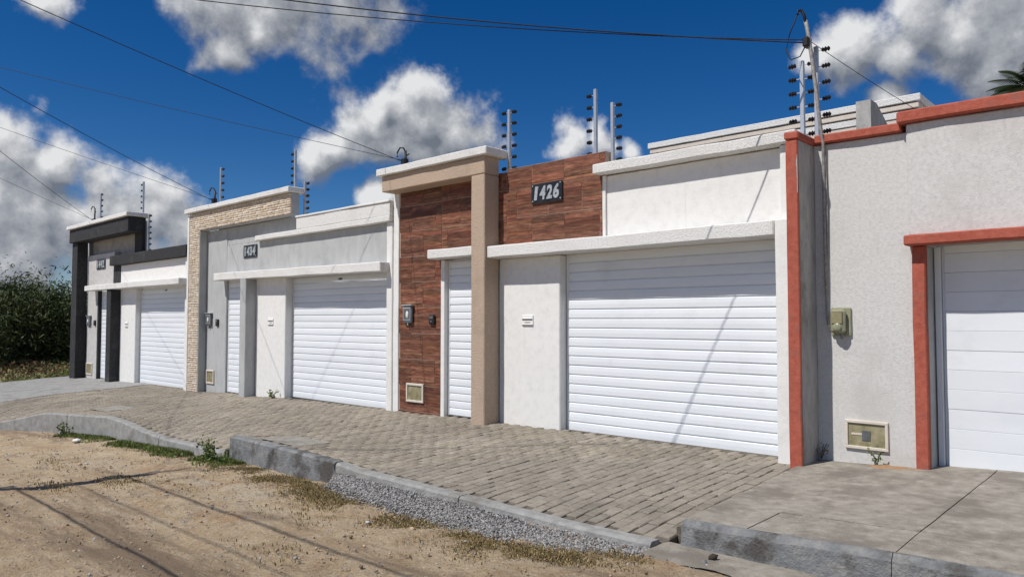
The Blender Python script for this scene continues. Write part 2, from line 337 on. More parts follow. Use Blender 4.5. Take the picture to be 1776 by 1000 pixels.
def pave_z(x, y):
    t = np.clip(-np.asarray(y)/-kerb_y(x), 0, 1.05); 
    a = lerp_tab(WALL_Z, x); b = lerp_tab(KERB_Z, x)
    s = lerp_tab([(-60,-.85),(-27,-.62),(-17,-.36),(-13,-.24),(-9,-.16),(-5,-.13),(0,-.1)], x)   # smoothed kerb line for the inner part
    w = np.clip((t-.45)/.55, 0, 1)
    return a + (s-a)*t*(1-w*w) + (b-a)*t*(w*w)
def road_z(x, y): return lerp_tab(ROAD_Z, x)

# ground sheet: finely gridded in front of the viewer, reaching the horizon
def build_ground():
    xs = np.concatenate([[-900,-500,-250,-140,-90], np.arange(-70,-20,.8), np.arange(-20,-12,.10), np.arange(-12,0,.045), np.arange(0,6,.3), [8,12,20,40,90,200,500,900]])
    ys = np.concatenate([[-900,-400,-150,-60,-30,-20,-14], np.arange(-11,-7,.25), np.arange(-7,-2.7,.035), np.arange(-2.6,6,.4), [8,12,20,40,90,200,500,900]])
    X, Y = np.meshgrid(xs, ys); Z = road_z(X, Y)
    # slight camber and ruts along the road, small humps
    near = np.exp(-((X+8)/14)**2)*np.exp(-((Y+6)/6)**2)
    Z = Z - .03*np.exp(-((Y+5.3+.1*np.sin(X*.7))/.35)**2)*near - .025*np.exp(-((Y+6.8)/.4)**2)*near
    flat = np.zeros_like(X)
    for i in range(X.shape[0]):
        for j in range(X.shape[1]):
            x, y = X[i,j], Y[i,j]
            if -20 < x < 2 and -9 < y < -2.9:
                flat[i,j] = .028*mnoise.noise(Vector((x*1.1,y*1.6,0)))+.016*mnoise.noise(Vector((x*4,y*4,3)))+.010*mnoise.noise(Vector((x*11,y*11,7)))
    Z = Z + flat
    # bank of sand rising to the gravel and kerb
    Z = np.where((Y > -3.05) & (X > -27), Z-.35, Z)
    V = np.stack([X,Y,Z], -1).reshape(-1,3); nx = len(xs); ny = len(ys)
    idx = np.arange(nx*ny).reshape(ny,nx)
    F = np.stack([idx[:-1,:-1], idx[:-1,1:], idx[1:,1:], idx[1:,:-1]], -1).reshape(-1,4)
    return tag(np_mesh('dirt_road', V, F, 'dirt', smooth=True), kind='structure')
build_ground()

# ------------------------------------------------------------------ block pavement in front of the three houses
def in_frame(p, m=30):
    q = Vector(p)-CAM; z = q.dot(fwd)
    if z < .2: return False
    x = 888+1283*q.dot(rgt)/z; y = 500-1283*q.dot(upv)/z
    return -m < x < 1776+m and -m < y < 1000+m
PX0, PX1 = -27.0, -2.98
def build_pavement():
    xs = np.arange(PX0, PX1+.01, .12); xs[-1] = PX1; ts = np.linspace(0, 1, 18)
    V = []
    for x in xs:
        ky = float(kerb_y(x))
        for t in ts:
            y = .35 + (ky-.35)*t; V.append((x, y, float(pave_z(x, min(y,0)))-.014))
    n = len(ts); idx = np.arange(len(V)).reshape(len(xs), n)
    F = np.stack([idx[:-1,:-1], idx[:-1,1:], idx[1:,1:], idx[1:,:-1]], -1).reshape(-1,4)
    root = tag(np_mesh('paved_sidewalk', V, F, 'bed', smooth=True), kind='structure')
    PW, PL, H = .112, .205, .06; g = .010
    items = []
    nx = int((PX1-PX0)/PW)
    for i in range(nx):
        x = PX1-PW*(i+.5)
        if x < -20.6: break
        ky = float(kerb_y(x)); y = -.0 - (PL/2 if i % 2 else 0) + .06
        while y-PL/2 > ky+.02:
            yc = y-PL/2; px = .004*RJ.uniform(-1,1)
            pads = ((-9.2,-8.35,-3.0,-2.45), (-16.4,-15.5,-2.8,-2.2))
            if not any(a < x < b and c < yc < d for a,b,c,d in pads): items.append((x+px, yc+RJ.uniform(-.004,.004)))
            y -= PL
    items.sort(key=lambda p: (p[0]-CAM.x)**2+(p[1]-CAM.y)**2)
    vis = [p for p in items if in_frame((p[0], p[1], -.1), 0)]
    sel = set(vis[:300])
    # prototypes
    def block(seed):
        r = random.Random(seed); a, b = PW/2-g*.42, PL/2-g*.62; c = .006
        jig = lambda: r.uniform(-.0025,.0025)
        base = [(-a,-b),(a,-b),(a,b),(-a,b)]; top = [(-a+c,-b+c),(a-c,-b+c),(a-c,b-c),(-a+c,b-c)]
        cor = [(x+jig(), y+jig()) for x,y in base]
        V = [(x,y,-H) for x,y in cor]+[(x,y,-c) for x,y in cor]+[(x+jig(),y+jig(),jig()*.5) for x,y in top]
        F = []
        for q in range(4):
            w = (q+1)%4; F += [(q,w,4+w,4+q),(4+q,4+w,8+w,8+q)]
        F.append((8,9,10,11)); return V, F
    protos = [block(s) for s in range(8)]; meshes = []
    for k,(v,f) in enumerate(protos):
        me = bpy.data.meshes.new('paver'); me.from_pydata(v, [], f); me.materials.append(M['paver']); meshes.append(me)
    bV=[]; bF=[]; bT=[]; n0 = 0
    P = [(np.array(v), np.array(f)) for v,f in protos]
    for p in items:
        x,y = p; z = float(pave_z(x,y)); 
        sx = float(pave_z(x+.03,y)-pave_z(x-.03,y))/.06; sy = float(pave_z(x,y+.05)-pave_z(x,y-.05))/.10
        sx = max(-.6,min(.6,sx))
        dz = RJ.uniform(-.005,.004) + .012*mnoise.noise(Vector((x*.9,y*.9,4))); tx, ty = sx+RJ.uniform(-.025,.025), sy+RJ.uniform(-.02,.02); k = RJ.randrange(8)
        if p in sel:
            o = link('paver', meshes[k], (x,y,z+dz), root)
            o.rotation_euler = (math.atan(ty), -math.atan(tx), RJ.uniform(-.015,.015))
        else:
            v,f = P[k]; vv = v.copy(); vv[:,2] += vv[:,0]*tx+vv[:,1]*ty+z+dz; vv[:,0] += x; vv[:,1] += y
            bV.append(vv); bF.append(f+n0); n0 += len(vv)
            c = np.array((.258,.23,.19))*RJ.uniform(.84,1.12)*(1+.25*mnoise.noise(Vector((x*.8,y*.8,2))))
            c = c*np.array((1,1-.02*RJ.random(),1-.06*RJ.random())); bT.append(np.tile(c,(len(vv),1)))
    o = np_mesh('paver_field', np.concatenate(bV), np.concatenate(bF), 'paver_field', root, tint=np.concatenate(bT)); tag(o, kind='stuff')
    # smooth cement at the left, and the two cement pads set into the blocks
    V=[]; xs = np.arange(-27.2,-20.5,.2)
    for x in xs:
        ky = float(kerb_y(x))
        for t in np.linspace(0,1,14):
            y = .1+(ky-.1)*t; V.append((x,y,float(pave_z(x,min(0,y)))+.006+.012*mnoise.noise(Vector((x*2,y*2,1)))))
    idx = np.arange(len(V)).reshape(len(xs),14)
    F = np.stack([idx[:-1,:-1], idx[:-1,1:], idx[1:,1:], idx[1:,:-1]], -1).reshape(-1,4)
    np_mesh('cement_apron', V, F, 'kerb_light', root, smooth=True)
    for (a,b,c,d) in ((-9.2,-8.35,-3.0,-2.45), (-16.4,-15.5,-2.8,-2.2)):
        V=[]; gx = np.linspace(a,b,14); gy = np.linspace(c,d,9)
        for x in gx:
            for y in gy: V.append((x,y,float(pave_z(x,y))+.004+.006*mnoise.noise(Vector((x*5,y*5,1)))))
        idx = np.arange(len(V)).reshape(14,9)
        F = np.stack([idx[:-1,:-1], idx[1:,:-1], idx[1:,1:], idx[:-1,1:]], -1).reshape(-1,4)
        np_mesh('cement_pad', V, F, 'concrete_pad', root, smooth=True)
    return root
build_pavement()

# kerb: cast lengths that follow the pavement edge (dropped at the driveways)
def kerb_run(name, x0, x1, mat, step=.08, width=.13, lift=.012):
    xs = np.linspace(x0, x1, max(3,int((x1-x0)/step))); V=[]; F=[]
    for i,x in enumerate(xs):
        ky = float(kerb_y(x)); zt = float(lerp_tab(KERB_Z, x))+lift; zb = float(road_z(x,0))-.15
        zt = max(zt, zb+.17)
        n = lambda s: .012*mnoise.noise(Vector((x*3,s,0)))+.006*mnoise.noise(Vector((x*12,s,4)))
        r = .022
        prof = [(ky-width+n(1)-.015, zb), (ky-width+n(2), zt-r), (ky-width+r+n(2), zt+n(3)*.5), (ky-.012, zt+n(4)*.5), (ky, zt-.012), (ky, zb)]
        V += [(x,y,z) for y,z in prof]
    k = 6
    for i in range(len(xs)-1):
        for q in range(k-1): F.append((i*k+q, (i+1)*k+q, (i+1)*k+q+1, i*k+q+1))
    F.append(tuple(range(k))); F.append(tuple(reversed([(len(xs)-1)*k+q for q in range(k)])))
    return tag(pydata(name, V, F, mat), kind='structure')
kerb_run('kerb', -27, -15.4, 'kerb_light')
kerb_run('kerb', -15.385, -11.9, 'kerb_light')
kerb_run('kerb', -11.885, -9.72, 'kerb_light')
kerb_run('kerb', -9.56, -7.12, 'kerb')
kerb_run('kerb', -7.09, -5.1, 'kerb_light')
kerb_run('kerb', -5.085, -3.02, 'kerb_light')

# concrete sidewalk on the right, cast in slabs with open joints, with its kerb
def conc_z(x, y): return float(np.interp(x, [-3.1,-1.3,3], [-.002,.07,.12])) + .02*max(0,1+y/3.0)
def build_concrete():
    root = tag(box('concrete_sidewalk', -2.99, 4.0, -2.9, .3, -.45, -.09, 'bed', bevel=0), kind='structure')
    js = [-3.0,-2.375,-1.41,-.42,.6,1.6,2.6,3.6]
    for a,b in zip(js[:-1], js[1:]):
        for (c,d) in ((-2.985,-2.42),(-2.414,.28)):
            gx = np.linspace(a+.0045,b-.0045,12); gy = np.linspace(c,d,8 if d<0 else 24); V=[]
            off = RJ.uniform(-.004,.004)
            for x in gx:
                xa = x - (.0 if a > -2.99 else .08*(1+y0/3) if False else 0)
                for y in gy:
                    xx = x
                    if a < -2.9:   # the free left edge runs slightly askew
                        e = -3.06+.19*(-y/2.9); xx = e+(x-a)/(b-a)*(b-e)
                    V.append((xx,y,conc_z(x,y)+off+.006*mnoise.noise(Vector((x*2.2,y*2.2,1)))))
            nx,ny = len(gx),len(gy); top = len(V)
            idx = np.arange(top).reshape(nx,ny)
            F = [tuple(f) for f in np.stack([idx[:-1,:-1], idx[1:,:-1], idx[1:,1:], idx[:-1,1:]], -1).reshape(-1,4)]
            loop = list(idx[0,:][::-1])+list(idx[1:,0])+list(idx[-1,1:])+list(idx[1:-1,-1][::-1])
            b0 = len(V)
            for q in loop: V.append((V[q][0],V[q][1],V[q][2]-.3))
            L = len(loop)
            for q in range(L): F.append((loop[q], b0+q, b0+(q+1)%L, loop[(q+1)%L]))
            o = pydata('slab', V, F, 'concrete', root)
    # kerb with grey paint
    for a,b in ((-2.86,-1.415),(-1.41,.59),(.595,3.6)):
        xs = np.linspace(a,b,int((b-a)/.05)); V=[]; F=[]
        for x in xs:
            n = lambda s: .010*mnoise.noise(Vector((x*4,s,0)))+.008*mnoise.noise(Vector((x*14,s,4)))
            zt = conc_z(x,-2.9)+.004; zb = float(road_z(x,0))-.12; y0 = -3.045
            prof = [(y0-.035+n(1), zb),(y0-.012+n(2), zt-.045+n(6)),(y0+.02+n(2)*1.2, zt-.004+n(3)*.8),(-2.99, zt-.003),(-2.99, zb)]
            V += [(x,y,z) for y,z in prof]
        k=5
        for i in range(len(xs)-1):
            for q in range(k-1): F.append((i*k+q,(i+1)*k+q,(i+1)*k+q+1,i*k+q+1))
        F.append(tuple(range(k))); F.append(tuple(reversed([(len(xs)-1)*k+q for q in range(k)])))
        pydata('kerb_length', V, F, 'kerb', root)
build_concrete()
# ------------------------------------------------------------------ shared house pieces
def slat_mesh(w, h):
    p = [(0,.002),(-.010,.002),(-.017,.010),(-.0185,h*.5),(-.015,h-.016),(-.006,h-.007),(-.004,h),(0,h)]
    V=[]; n=len(p)
    for x in (-w/2, w/2): V += [(x,y,z-h/2) for y,z in p]
    F=[(q+1,q,n+q,n+q+1) for q in range(n-1)]+[(0,n-1,2*n-1,n)]
    F=[tuple(reversed(f)) for f in F]
    F += [tuple(range(n)), tuple(range(2*n-1,n-1,-1))]
    me = bpy.data.meshes.new('slat'); me.from_pydata(V,[],F); me.materials.append(M['slat']); 
    bm = bmesh.new(); bm.from_mesh(me); bmesh.ops.recalc_face_normals(bm, faces=bm.faces); bm.to_mesh(me); bm.free()
    return me
def slat_door(name, x0, x1, y, z0, z1, parent, h=.129, label=None):
    """door leaf (backing sheet with side rails) carrying one slat per course; the face lies at y"""
    d = box(name, x0, x1, y+.004, y+.05, z0, z1, 'door_frame', parent, .002)
    rl = .035
    box('side_rail', x0, x0+rl, y-.022, y+.0025, z0+.01, z1, 'door_frame', d, .004)
    box('side_rail', x1-rl, x1, y-.022, y+.0025, z0+.01, z1, 'door_frame', d, .004)
    me = slat_mesh(x1-x0-2*rl-.006, h); z = z0+.012
    while z+h < z1+.03:
        o = link('slat', me, ((x0+x1)/2, y+RJ.uniform(-.0012,.0012), z+h/2), d)
        o.rotation_euler = (RJ.uniform(-.012,.012), RJ.uniform(-.0006,.0006), 0)
        z += h
    return d
def mail_slot(x, z, y, parent):
    a = box('mail_slot', x-.11, x+.11, y-.014, y+.02, z-.075, z+.075, 'white', parent, .006)
    box('slot_opening', x-.09, x+.09, y-.017, y-.008, z+.004, z+.016, 'dark', a, 0)
    box('slot_lip', x-.1, x+.1, y-.03, y-.0142, z+.018, z+.034, 'white', a, .004)
    box('lower_opening', x-.045, x+.06, y-.0165, y-.008, z-.034, z-.026, 'dark', a, 0)
    box('slot_lip', x-.1, x+.1, y-.026, y-.0142, z-.064, z-.052, 'white', a, .004)
def niche(x0, x1, z0, z1, y, parent, fr=.035):
    a = box('water_meter_niche', x0+fr-.005, x1-fr+.005, y-.008, y+.03, z0+fr-.005, z1-fr+.005, 'niche', parent, .003)
    for (p,q,r,s) in ((x0,x1,z1-fr,z1),(x0,x1,z0,z0+fr),(x0,x0+fr,z0+fr,z1-fr),(x1-fr,x1,z0+fr,z1-fr)):
        box('frame', p, q, y-.026, y+.01, r, s, 'roof_cream', a, .004, .002)
    return a
def meter_box(x, z, y, label, w=.25, h=.32, mats=('meter_grey','metal','litter')):
    r = thing('electric_meter_box', (x, y, z-h/2), label, 'meter box', 'electricity meters on the facades')
    c = box('case', x-w/2, x+w/2, y-.055, y-.002, z-h/2, z+h/2, mats[0], r, .02)
    box('window_frame', x-w*.42, x+w*.42, y-.063, y-.0555, z-h*.34, z+h*.42, mats[1], c, .006)
    box('meter_window', x-w*.34, x+w*.34, y-.068, y-.0635, z-h*.27, z+h*.35, mats[0], c, .006)
    bm = bmesh.new(); bmesh.ops.create_uvsphere(bm, u_segments=12, v_segments=8, radius=.5); bmesh.ops.scale(bm, vec=(w*.3,.03,h*.42), verts=bm.verts)
    me = bpy.data.meshes.new('dial'); bm.to_mesh(me); bm.free(); me.materials.append(M[mats[2]]); link('dial', me, (x+w*.08, y-.066, z+h*.0), c)
    box('rain_hood', x-w*.55, x+w*.55, y-.08, y-.002, z+h/2+.001, z+h/2+.022, mats[1], r, .006)
    tube('cable_gland', [(x,y-.03,z-h/2+.002),(x,y-.03,z-h/2-.05)], .016, 'pipe', r)
    return r
def intercom(x, z, y, label):
    r = thing('intercom', (x, y, z-.07), label, 'intercom', 'door intercoms beside the pedestrian doors')
    box('case', x-.065, x+.065, y-.04, y-.002, z-.08, z+.08, 'insul', r, .012)
    box('speaker_grille', x-.042, x+.042, y-.045, y-.0405, z+.015, z+.06, 'meter_grey', r, .003)
    box('call_button', x-.018, x+.018, y-.05, y-.0405, z-.045, z-.015, 'meter_grey', r, .004)
def number_sign(text, x0, x1, z0, z1, y, label, shear=.12):
    r = thing('number_sign', ((x0+x1)/2, y, z0), label, 'number sign', 'house number plates')
    box('plate', x0, x1, y-.022, y-.003, z0, z1, 'plate', r, .006)
    for cx in (x0+.03, x1-.03):
        for cz in (z0+.03, z1-.03):
            bm = bmesh.new(); bmesh.ops.create_uvsphere(bm, u_segments=8, v_segments=6, radius=.011)
            me = bpy.data.meshes.new('screw'); bm.to_mesh(me); bm.free(); me.materials.append(M['digit']); link('screw', me, (cx, y-.023, cz), r)
    n = len(text); W_ = (x1-x0)-.08; hgt = (z1-z0)*.66
    for i,ch in enumerate(text):
        cu = bpy.data.curves.new('digit','FONT'); cu.body = ch; cu.size = hgt*1.38; cu.extrude = .007; cu.offset = .012*hgt/.2; cu.shear = shear
        cu.align_x = 'CENTER'; cu.resolution_u = 3
        tmp = bpy.data.objects.new('digit', cu); COL.objects.link(tmp)
        dg = bpy.context.evaluated_depsgraph_get(); me = bpy.data.meshes.new_from_object(tmp.evaluated_get(dg)); me.name = 'digit'
        bpy.data.objects.remove(tmp); bpy.data.curves.remove(cu)
        co = np.array([v.co for v in me.vertices]); c0 = (co.min(0)+co.max(0))/2; co -= c0
        wid = co[:,0].max()-co[:,0].min(); tw = W_/n*.86
        co[:,0] *= min(1.35, tw/wid) if ch != '1' else 1.1
        for v,c in zip(me.vertices, co): v.co = (c[0], -c[2], c[1])
        me.materials.clear(); me.materials.append(M['digit'])
        link('digit', me, (x0+.04+W_*(i+.5)/n, y-.028, (z0+z1)/2), r)
def fence_post(x, y, z0, z1, sides, label, nins=6, both=False):
    r = thing('fence_post', (x,y,z0), label, 'fence post', 'electric fence posts on the wall tops')
    box('post', x-.022, x+.022, y-.022, y+.022, z0-.15, z1, 'metal', r, .004)
    bm = bmesh.new()
    me = INSUL
    for s in sides:
        for k in range(nins):
            zz = z1-.05-(z1-z0-.12)*k/(nins-1) + (.04 if s < 0 and both else 0) - (.0 if s>0 else .03)
            a = link('insulator', me, (x+s*.105, y, zz), r); a.rotation_euler = (0, RJ.uniform(-.1,.1), RJ.uniform(-.12,.12))
            link('arm', ARM, (x+s*.05, y, zz), r)
def ins_mesh():
    bm = bmesh.new()
    prof = [(.0,-.045),(.014,-.045),(.026,-.03),(.014,-.018),(.03,-.002),(.014,.012),(.028,.026),(.012,.042),(0,.042)]
    n=10; rings=[]
    for rr,xx in prof: rings.append([bm.verts.new((xx, rr*math.cos(2*math.pi*k/n), rr*math.sin(2*math.pi*k/n))) for k in range(n)])
    for a,b in zip(rings[:-1],rings[1:]):
        for k in range(n): 
            try: bm.faces.new((a[k],a[(k+1)%n],b[(k+1)%n],b[k]))
            except ValueError: pass
    bmesh.ops.remove_doubles(bm, verts=bm.verts, dist=1e-5); bmesh.ops.recalc_face_normals(bm, faces=bm.faces)
    me = bpy.data.meshes.new('insulator'); bm.to_mesh(me); bm.free(); me.materials.append(M['insul']); return me
INSUL = ins_mesh()
ARM = box_mesh(.08,.008,.008,0); ARM.materials.append(M['metal'])
BASE = -.75

# ------------------------------------------------------------------ house with brown tiles and the beige portico (number 1426)
def tile_mesh(w, h, seed):
    r = random.Random(seed); n = max(2, int(round(h/.05))); zs = [0]
    for k in range(n): zs.append(zs[-1]+r.uniform(.7,1.3))
    zs = [(z/zs[-1]-.5)*h for z in zs]; V=[]; F=[]
    for k in range(n):
        d = -.010-r.uniform(0,.007); a,b = zs[k]+.0006, zs[k+1]-.0006; i=len(V)
        V += [(-w/2,0,a),(w/2,0,a),(w/2,0,b),(-w/2,0,b),(-w/2,d,a),(w/2,d,a),(w/2,d,b),(-w/2,d,b)]
        F += [(i+4,i+5,i+6,i+7),(i,i+1,i+5,i+4),(i+3,i+7,i+6,i+2),(i,i+4,i+7,i+3),(i+1,i+2,i+6,i+5)]
    me = bpy.data.meshes.new('tile'); me.from_pydata(V,[],F); me.materials.append(M['tile'])
    at = me.attributes.new('tint','FLOAT_COLOR','POINT'); cc=[]
    for k in range(n):
        v = r.choice((.78,.88,1.0,1.1,1.22,1.35)); w = r.uniform(.9,1.25); cc += [v,v*w,v*w*r.uniform(.9,1.1),1]*8
    at.data.foreach_set('color', cc); return me
TCACHE = {}
def tile_wall(x0, x1, z0, z1, parent, y=0, tw=.60, th=.43, xo=0, zo=0):
    w = box('tile_wall', x0, x1, y-.0045, y+.16, z0, z1, 'grout', parent, 0)
    zr = math.floor((z0-zo)/th); g = .008; row = zr
    while zo+row*th < z1:
        a, b = max(z0, zo+row*th), min(z1, zo+(row+1)*th)
        sh = xo + (tw/2 if row % 2 else 0); k = math.floor((x0-sh)/tw)
        while sh+k*tw < x1:
            c, d = max(x0, sh+k*tw), min(x1, sh+(k+1)*tw)
            if d-c > .03 and b-a > .03:
                key = (round(d-c,3), round(b-a,3), RJ.randrange(3))
                if key not in TCACHE: TCACHE[key] = tile_mesh(d-c-g, b-a-g, hash(key))
                link('tile', TCACHE[key], ((c+d)/2, y+.0035, (a+b)/2), w)
            k += 1
        row += 1
    return w
h1 = thing('house', (-6.6, .2, -.05), 'low house front with brown wood-look tiles, beige portico and number 1426', 'house', 'walled house fronts in the row')
X_L = -10.02
box('boundary_edge', -10.17, X_L-.004, -.03, 9, BASE, 3.68, 'white', h1, .008, .006)
tile_wall(X_L, -8.94, -.3, 3.70, h1, zo=-.02, xo=-10.0)
tile_wall(-8.935, -7.5, 2.5, 3.70, h1, zo=-.02, xo=-10.0)
tile_wall(-7.495, -5.70, 2.5, 3.735, h1, zo=-.02, xo=-10.0)
box('wall_core', X_L, -5.70, .17, .32, 2.5, 3.68, 'side_grey', h1)
box('wall_core', X_L, -8.94, .17, .32, BASE, 2.49, 'side_grey', h1)
# pedestrian door, white jamb
box('door_jamb', -8.935, -8.85, -.035, .2, BASE, 2.45, 'white', h1, .006, .004)
slat_door('pedestrian_door', -8.845, -7.99, .07, -.03, 2.46, h1, .117)
# portico
box('pillar', -7.945, -7.66, -.32, -.006, BASE, 3.655, 'beige', h1, .012, .006)
box('beam', -10.13, -7.66, -.32, -.007, 3.66, 3.925, 'beige', h1, .012, .007)
box('beam_cap', -10.21, -7.57, -.385, .12, 3.93, 4.05, 'white_rough', h1, .012, .01)
box('pillar_back', -7.985, -7.668, -.004, .17, BASE, 2.49, 'side_grey', h1, .006, .004)
# canopy over doors (in two lengths, either side of the pillar)
box('canopy', -9.0, -7.95, -.28, -.022, 2.465, 2.61, 'white_rough', h1, .012, .01)
box('canopy', -7.655, -3.315, -.275, -.022, 2.405, 2.575, 'white_rough', h1, .012, .012)
box('canopy_soffit', -7.655, -3.315, -.02, .32, 2.41, 2.495, 'white_rough', h1, .004, .004)
# white panel between the doors, garage door, right jamb
box('panel', -7.664, -6.50, .0, .3, BASE, 2.403, 'white', h1, .012, .006)
mail_slot(-7.09, 1.49, -.0, h1)
slat_door('garage_door', -6.49, -3.32, .165, -.045, 2.42, h1, .129)
box('garage_lintel', -6.49, -3.32, .20, .32, 2.3, 2.405, 'white', h1, .004)
box('jamb', -3.31, -3.115, -.265, .32, BASE, 2.58, 'white', h1, .012, .006)
box('upper_jamb', -3.31, -3.115, -.10, .32, 2.585, 3.41, 'white', h1, .012, .006)
box('upper_wall', -5.695, -3.315, .0, .3, 2.5, 3.405, 'white', h1, .01, .008)
box('upper_wall_edge', -5.75, -5.697, -.02, .3, 2.58, 3.405, 'white', h1, .006, .004)
box('parapet_slab', -5.80, -3.10, -.17, .34, 3.415, 3.545, 'white_rough', h1, .012, .012)
niche(-9.80, -9.36, .13, .44, -.013, h1)
# rear rooms with the stepped cornice and the concrete end wall
box('rear_wall', -7.45, -2.95, 4.0, 9, BASE, 4.50, 'roof_cream', h1, .01)
box('cornice', -7.50, -2.93, 3.985, 9.1, 4.505, 4.61, 'white_rough', h1, .008, .004)
box('cornice', -7.52, -2.915, 3.97, 9.16, 4.628, 4.705, 'roof_cream', h1, .008, .004)
box('cornice', -7.55, -2.89, 3.95, 9.2, 4.723, 4.83, 'white_rough', h1, .008, .006)
box('cornice_core', -7.4, -3.0, 4.05, 8.9, 4.48, 4.75, 'dark', h1, 0)
pydata('concrete_gable', [(-3.17,2.0,3.2),(-2.99,2.0,3.2),(-2.99,2.0,4.32),(-3.17,2.0,4.32),(-3.17,3.6,3.2),(-2.99,3.6,3.2),(-2.99,3.6,3.75),(-3.17,3.6,3.75),(-3.17,2.25,4.32),(-2.99,2.25,4.32)],
       [(0,1,2,3),(1,5,6,9,2),(3,2,9,8),(8,9,6,7),(4,0,3,8,7),(5,4,7,6),(0,4,5,1)], 'side_grey', h1)
box('side_wall', -3.1, -2.985, .35, 9, BASE, 3.3, 'side_grey', h1)
number_sign('1426', -6.99, -6.42, 3.16, 3.44, -.015, 'black plate with silver number 1426 on the brown tiles')
meter_box(-9.745, 1.585, -.013, 'grey meter box on the brown tiled wall left of the pedestrian door', .23, .29)
intercom(-9.145, 1.50, -.013, 'small black intercom on the brown tiled wall')

# ------------------------------------------------------------------ grey house with the stone-clad portico (number 1434)
def cladding(faces, parent, thick=.010):
    """strips of split stone on x-z faces: (x0,x1,z0,z1,y)"""
    V=[];F=[];T=[];n=0
    pal = [(.60,.50,.39),(.56,.46,.35),(.63,.54,.43),(.53,.42,.31),(.65,.57,.46),(.58,.49,.40)]
    for (x0,x1,z0,z1,y) in faces:
        z=z0
        while z < z1-.01:
            h = min(RJ.uniform(.035,.055), z1-z); x=x0
            while x < x1-.01:
                w = min(RJ.uniform(.09,.22), x1-x)
                if x1-x-w < .05: w = x1-x
                d = thick*RJ.uniform(.5,1.5); a,b,c,e = x+.002,x+w-.002,z+.002,z+h-.002
                V += [(a,y,c),(b,y,c),(b,y,e),(a,y,e),(a+.003,y-d,c+.003),(b-.003,y-d,c+.003),(b-.003,y-d,e-.003),(a+.003,y-d,e-.003)]
                F += [(n+4,n+5,n+6,n+7),(n,n+1,n+5,n+4),(n+3,n+7,n+6,n+2),(n,n+4,n+7,n+3),(n+1,n+2,n+6,n+5)]
                c_ = np.array(RJ.choice(pal))*RJ.uniform(.9,1.12); T += [c_]*8; n+=8; x+=w
            z+=h
    return tag(np_mesh('stone_cladding', V, F, 'mosaic', parent, tint=np.array(T)), kind='stuff')
h2 = thing('house', (-14, .2, -.15), 'grey house front with beige split-stone portico and white canopy, number 1434', 'house', 'walled house fronts in the row')
box('pillar', -17.86, -17.32, -.19, -.002, BASE, 3.60, 'grey', h2, .01, .006)
box('pillar_edge', -17.95, -17.863, -.215, .3, BASE, 4.0, 'white', h2, .008, .005)
box('beam', -17.86, -13.26, -.19, -.002, 3.605, 4.045, 'grey', h2, .01, .006)
box('beam_cap', -18.0, -13.22, -.28, .14, 4.05, 4.16, 'white_rough', h2, .012, .01)
cladding([(-17.86,-13.265,3.62,4.045,-.188),(-17.86,-17.33,-.3,3.62,-.188)], h2)
box('wall', -17.86, -16.33, .0, .25, BASE, 3.60, 'grey', h2, .008, .006)
box('wall', -16.325, -10.34, .0, .25, 2.5, 3.19, 'grey', h2, .008, .006)
box('wall', -16.325, -13.2, .012, .24, 3.195, 3.60, 'grey', h2, .006, .004)
box('wall_back', -17.3, -14.2, .26, .36, 3.4, 4.04, 'grey', h2, .006)
slat_door('pedestrian_door', -16.32, -15.30, .07, -.16, 2.46, h2, .125)
box('door_post', -15.22, -14.965, -.24, .2, BASE, 2.46, 'grey', h2, .01, .005)
box('panel', -14.96, -13.75, .0, .3, BASE, 2.45, 'white', h2, .012, .006)
box('panel_core', -13.745, -13.70, .24, .3, BASE, 2.45, 'white', h2, .004)
mail_slot(-14.32, 1.46, 0, h2)
slat_door('garage_door', -13.74, -10.27, .19, -.10, 2.42, h2, .129)
box('jamb', -10.335, -10.175, -.05, .3, BASE, 3.19, 'white', h2, .01, .006)
box('canopy', -16.46, -10.25, -.25, -.003, 2.36, 2.525, 'white_rough', h2, .012, .01).rotation_euler = (0, R(.55), 0)
box('wall_cap', -14.86, -10.18, -.11, .32, 3.195, 3.30, 'white_rough', h2, .012, .008)
box('parapet', -13.2, -10.18, -.107, .26, 3.301, 3.53, 'white_rough', h2, .008, .004)
box('parapet_cap', -13.22, -10.18, -.125, .30, 3.532, 3.575, 'white_rough', h2, .012, .01)
niche(-17.24, -16.86, .0, .32, .0, h2)
box('side_wall', -18.05, -17.9, .32, 9, BASE, 3.3, 'side_grey', h2)
box('rear_wall', -17.5, -10.6, 5.0, 9, BASE, 3.4, 'white', h2)
number_sign('1434', -15.52, -14.93, 2.86, 3.14, .0, 'black plate with silver number 1434 on the grey wall', 0)
meter_box(-17.12, 1.5, .0, 'grey meter box on the grey wall of house 1434', .25, .28)
intercom(-16.72, 1.43, .0, 'small black intercom on the grey wall beside its pedestrian door')

# ------------------------------------------------------------------ white house with black portico at the far end (number 1442)
h3 = thing('house', (-22.3, .2, -.3), 'farthest house front, white with black portico frame and black fascia', 'house', 'walled house fronts in the row')
box('pillar', -26.1, -25.62, -.31, -.002, BASE-.2, 3.90, 'black', h3, .01, .005)
box('beam', -26.1, -21.25, -.40, -.002, 3.905, 4.315, 'black', h3, .01, .006)
box('beam_end_wall', -21.85, -21.33, .0, .10, 3.37, 4.31, 'black', h3, .01)
box('beam_cap', -26.17, -21.18, -.47, .16, 4.32, 4.43, 'white_rough', h3, .012, .01)
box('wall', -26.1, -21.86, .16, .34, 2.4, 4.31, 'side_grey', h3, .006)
box('sign_wall', -25.6, -23.36, .0, .15, 2.5, 3.50, 'light_grey', h3, .01, .005)
box('sign_wall', -25.6, -24.66, .0, .3, BASE-.2, 2.495, 'light_grey', h3, .01, .005)
slat_door('pedestrian_door', -24.55, -23.5, .10, -.28, 2.46, h3, .125)
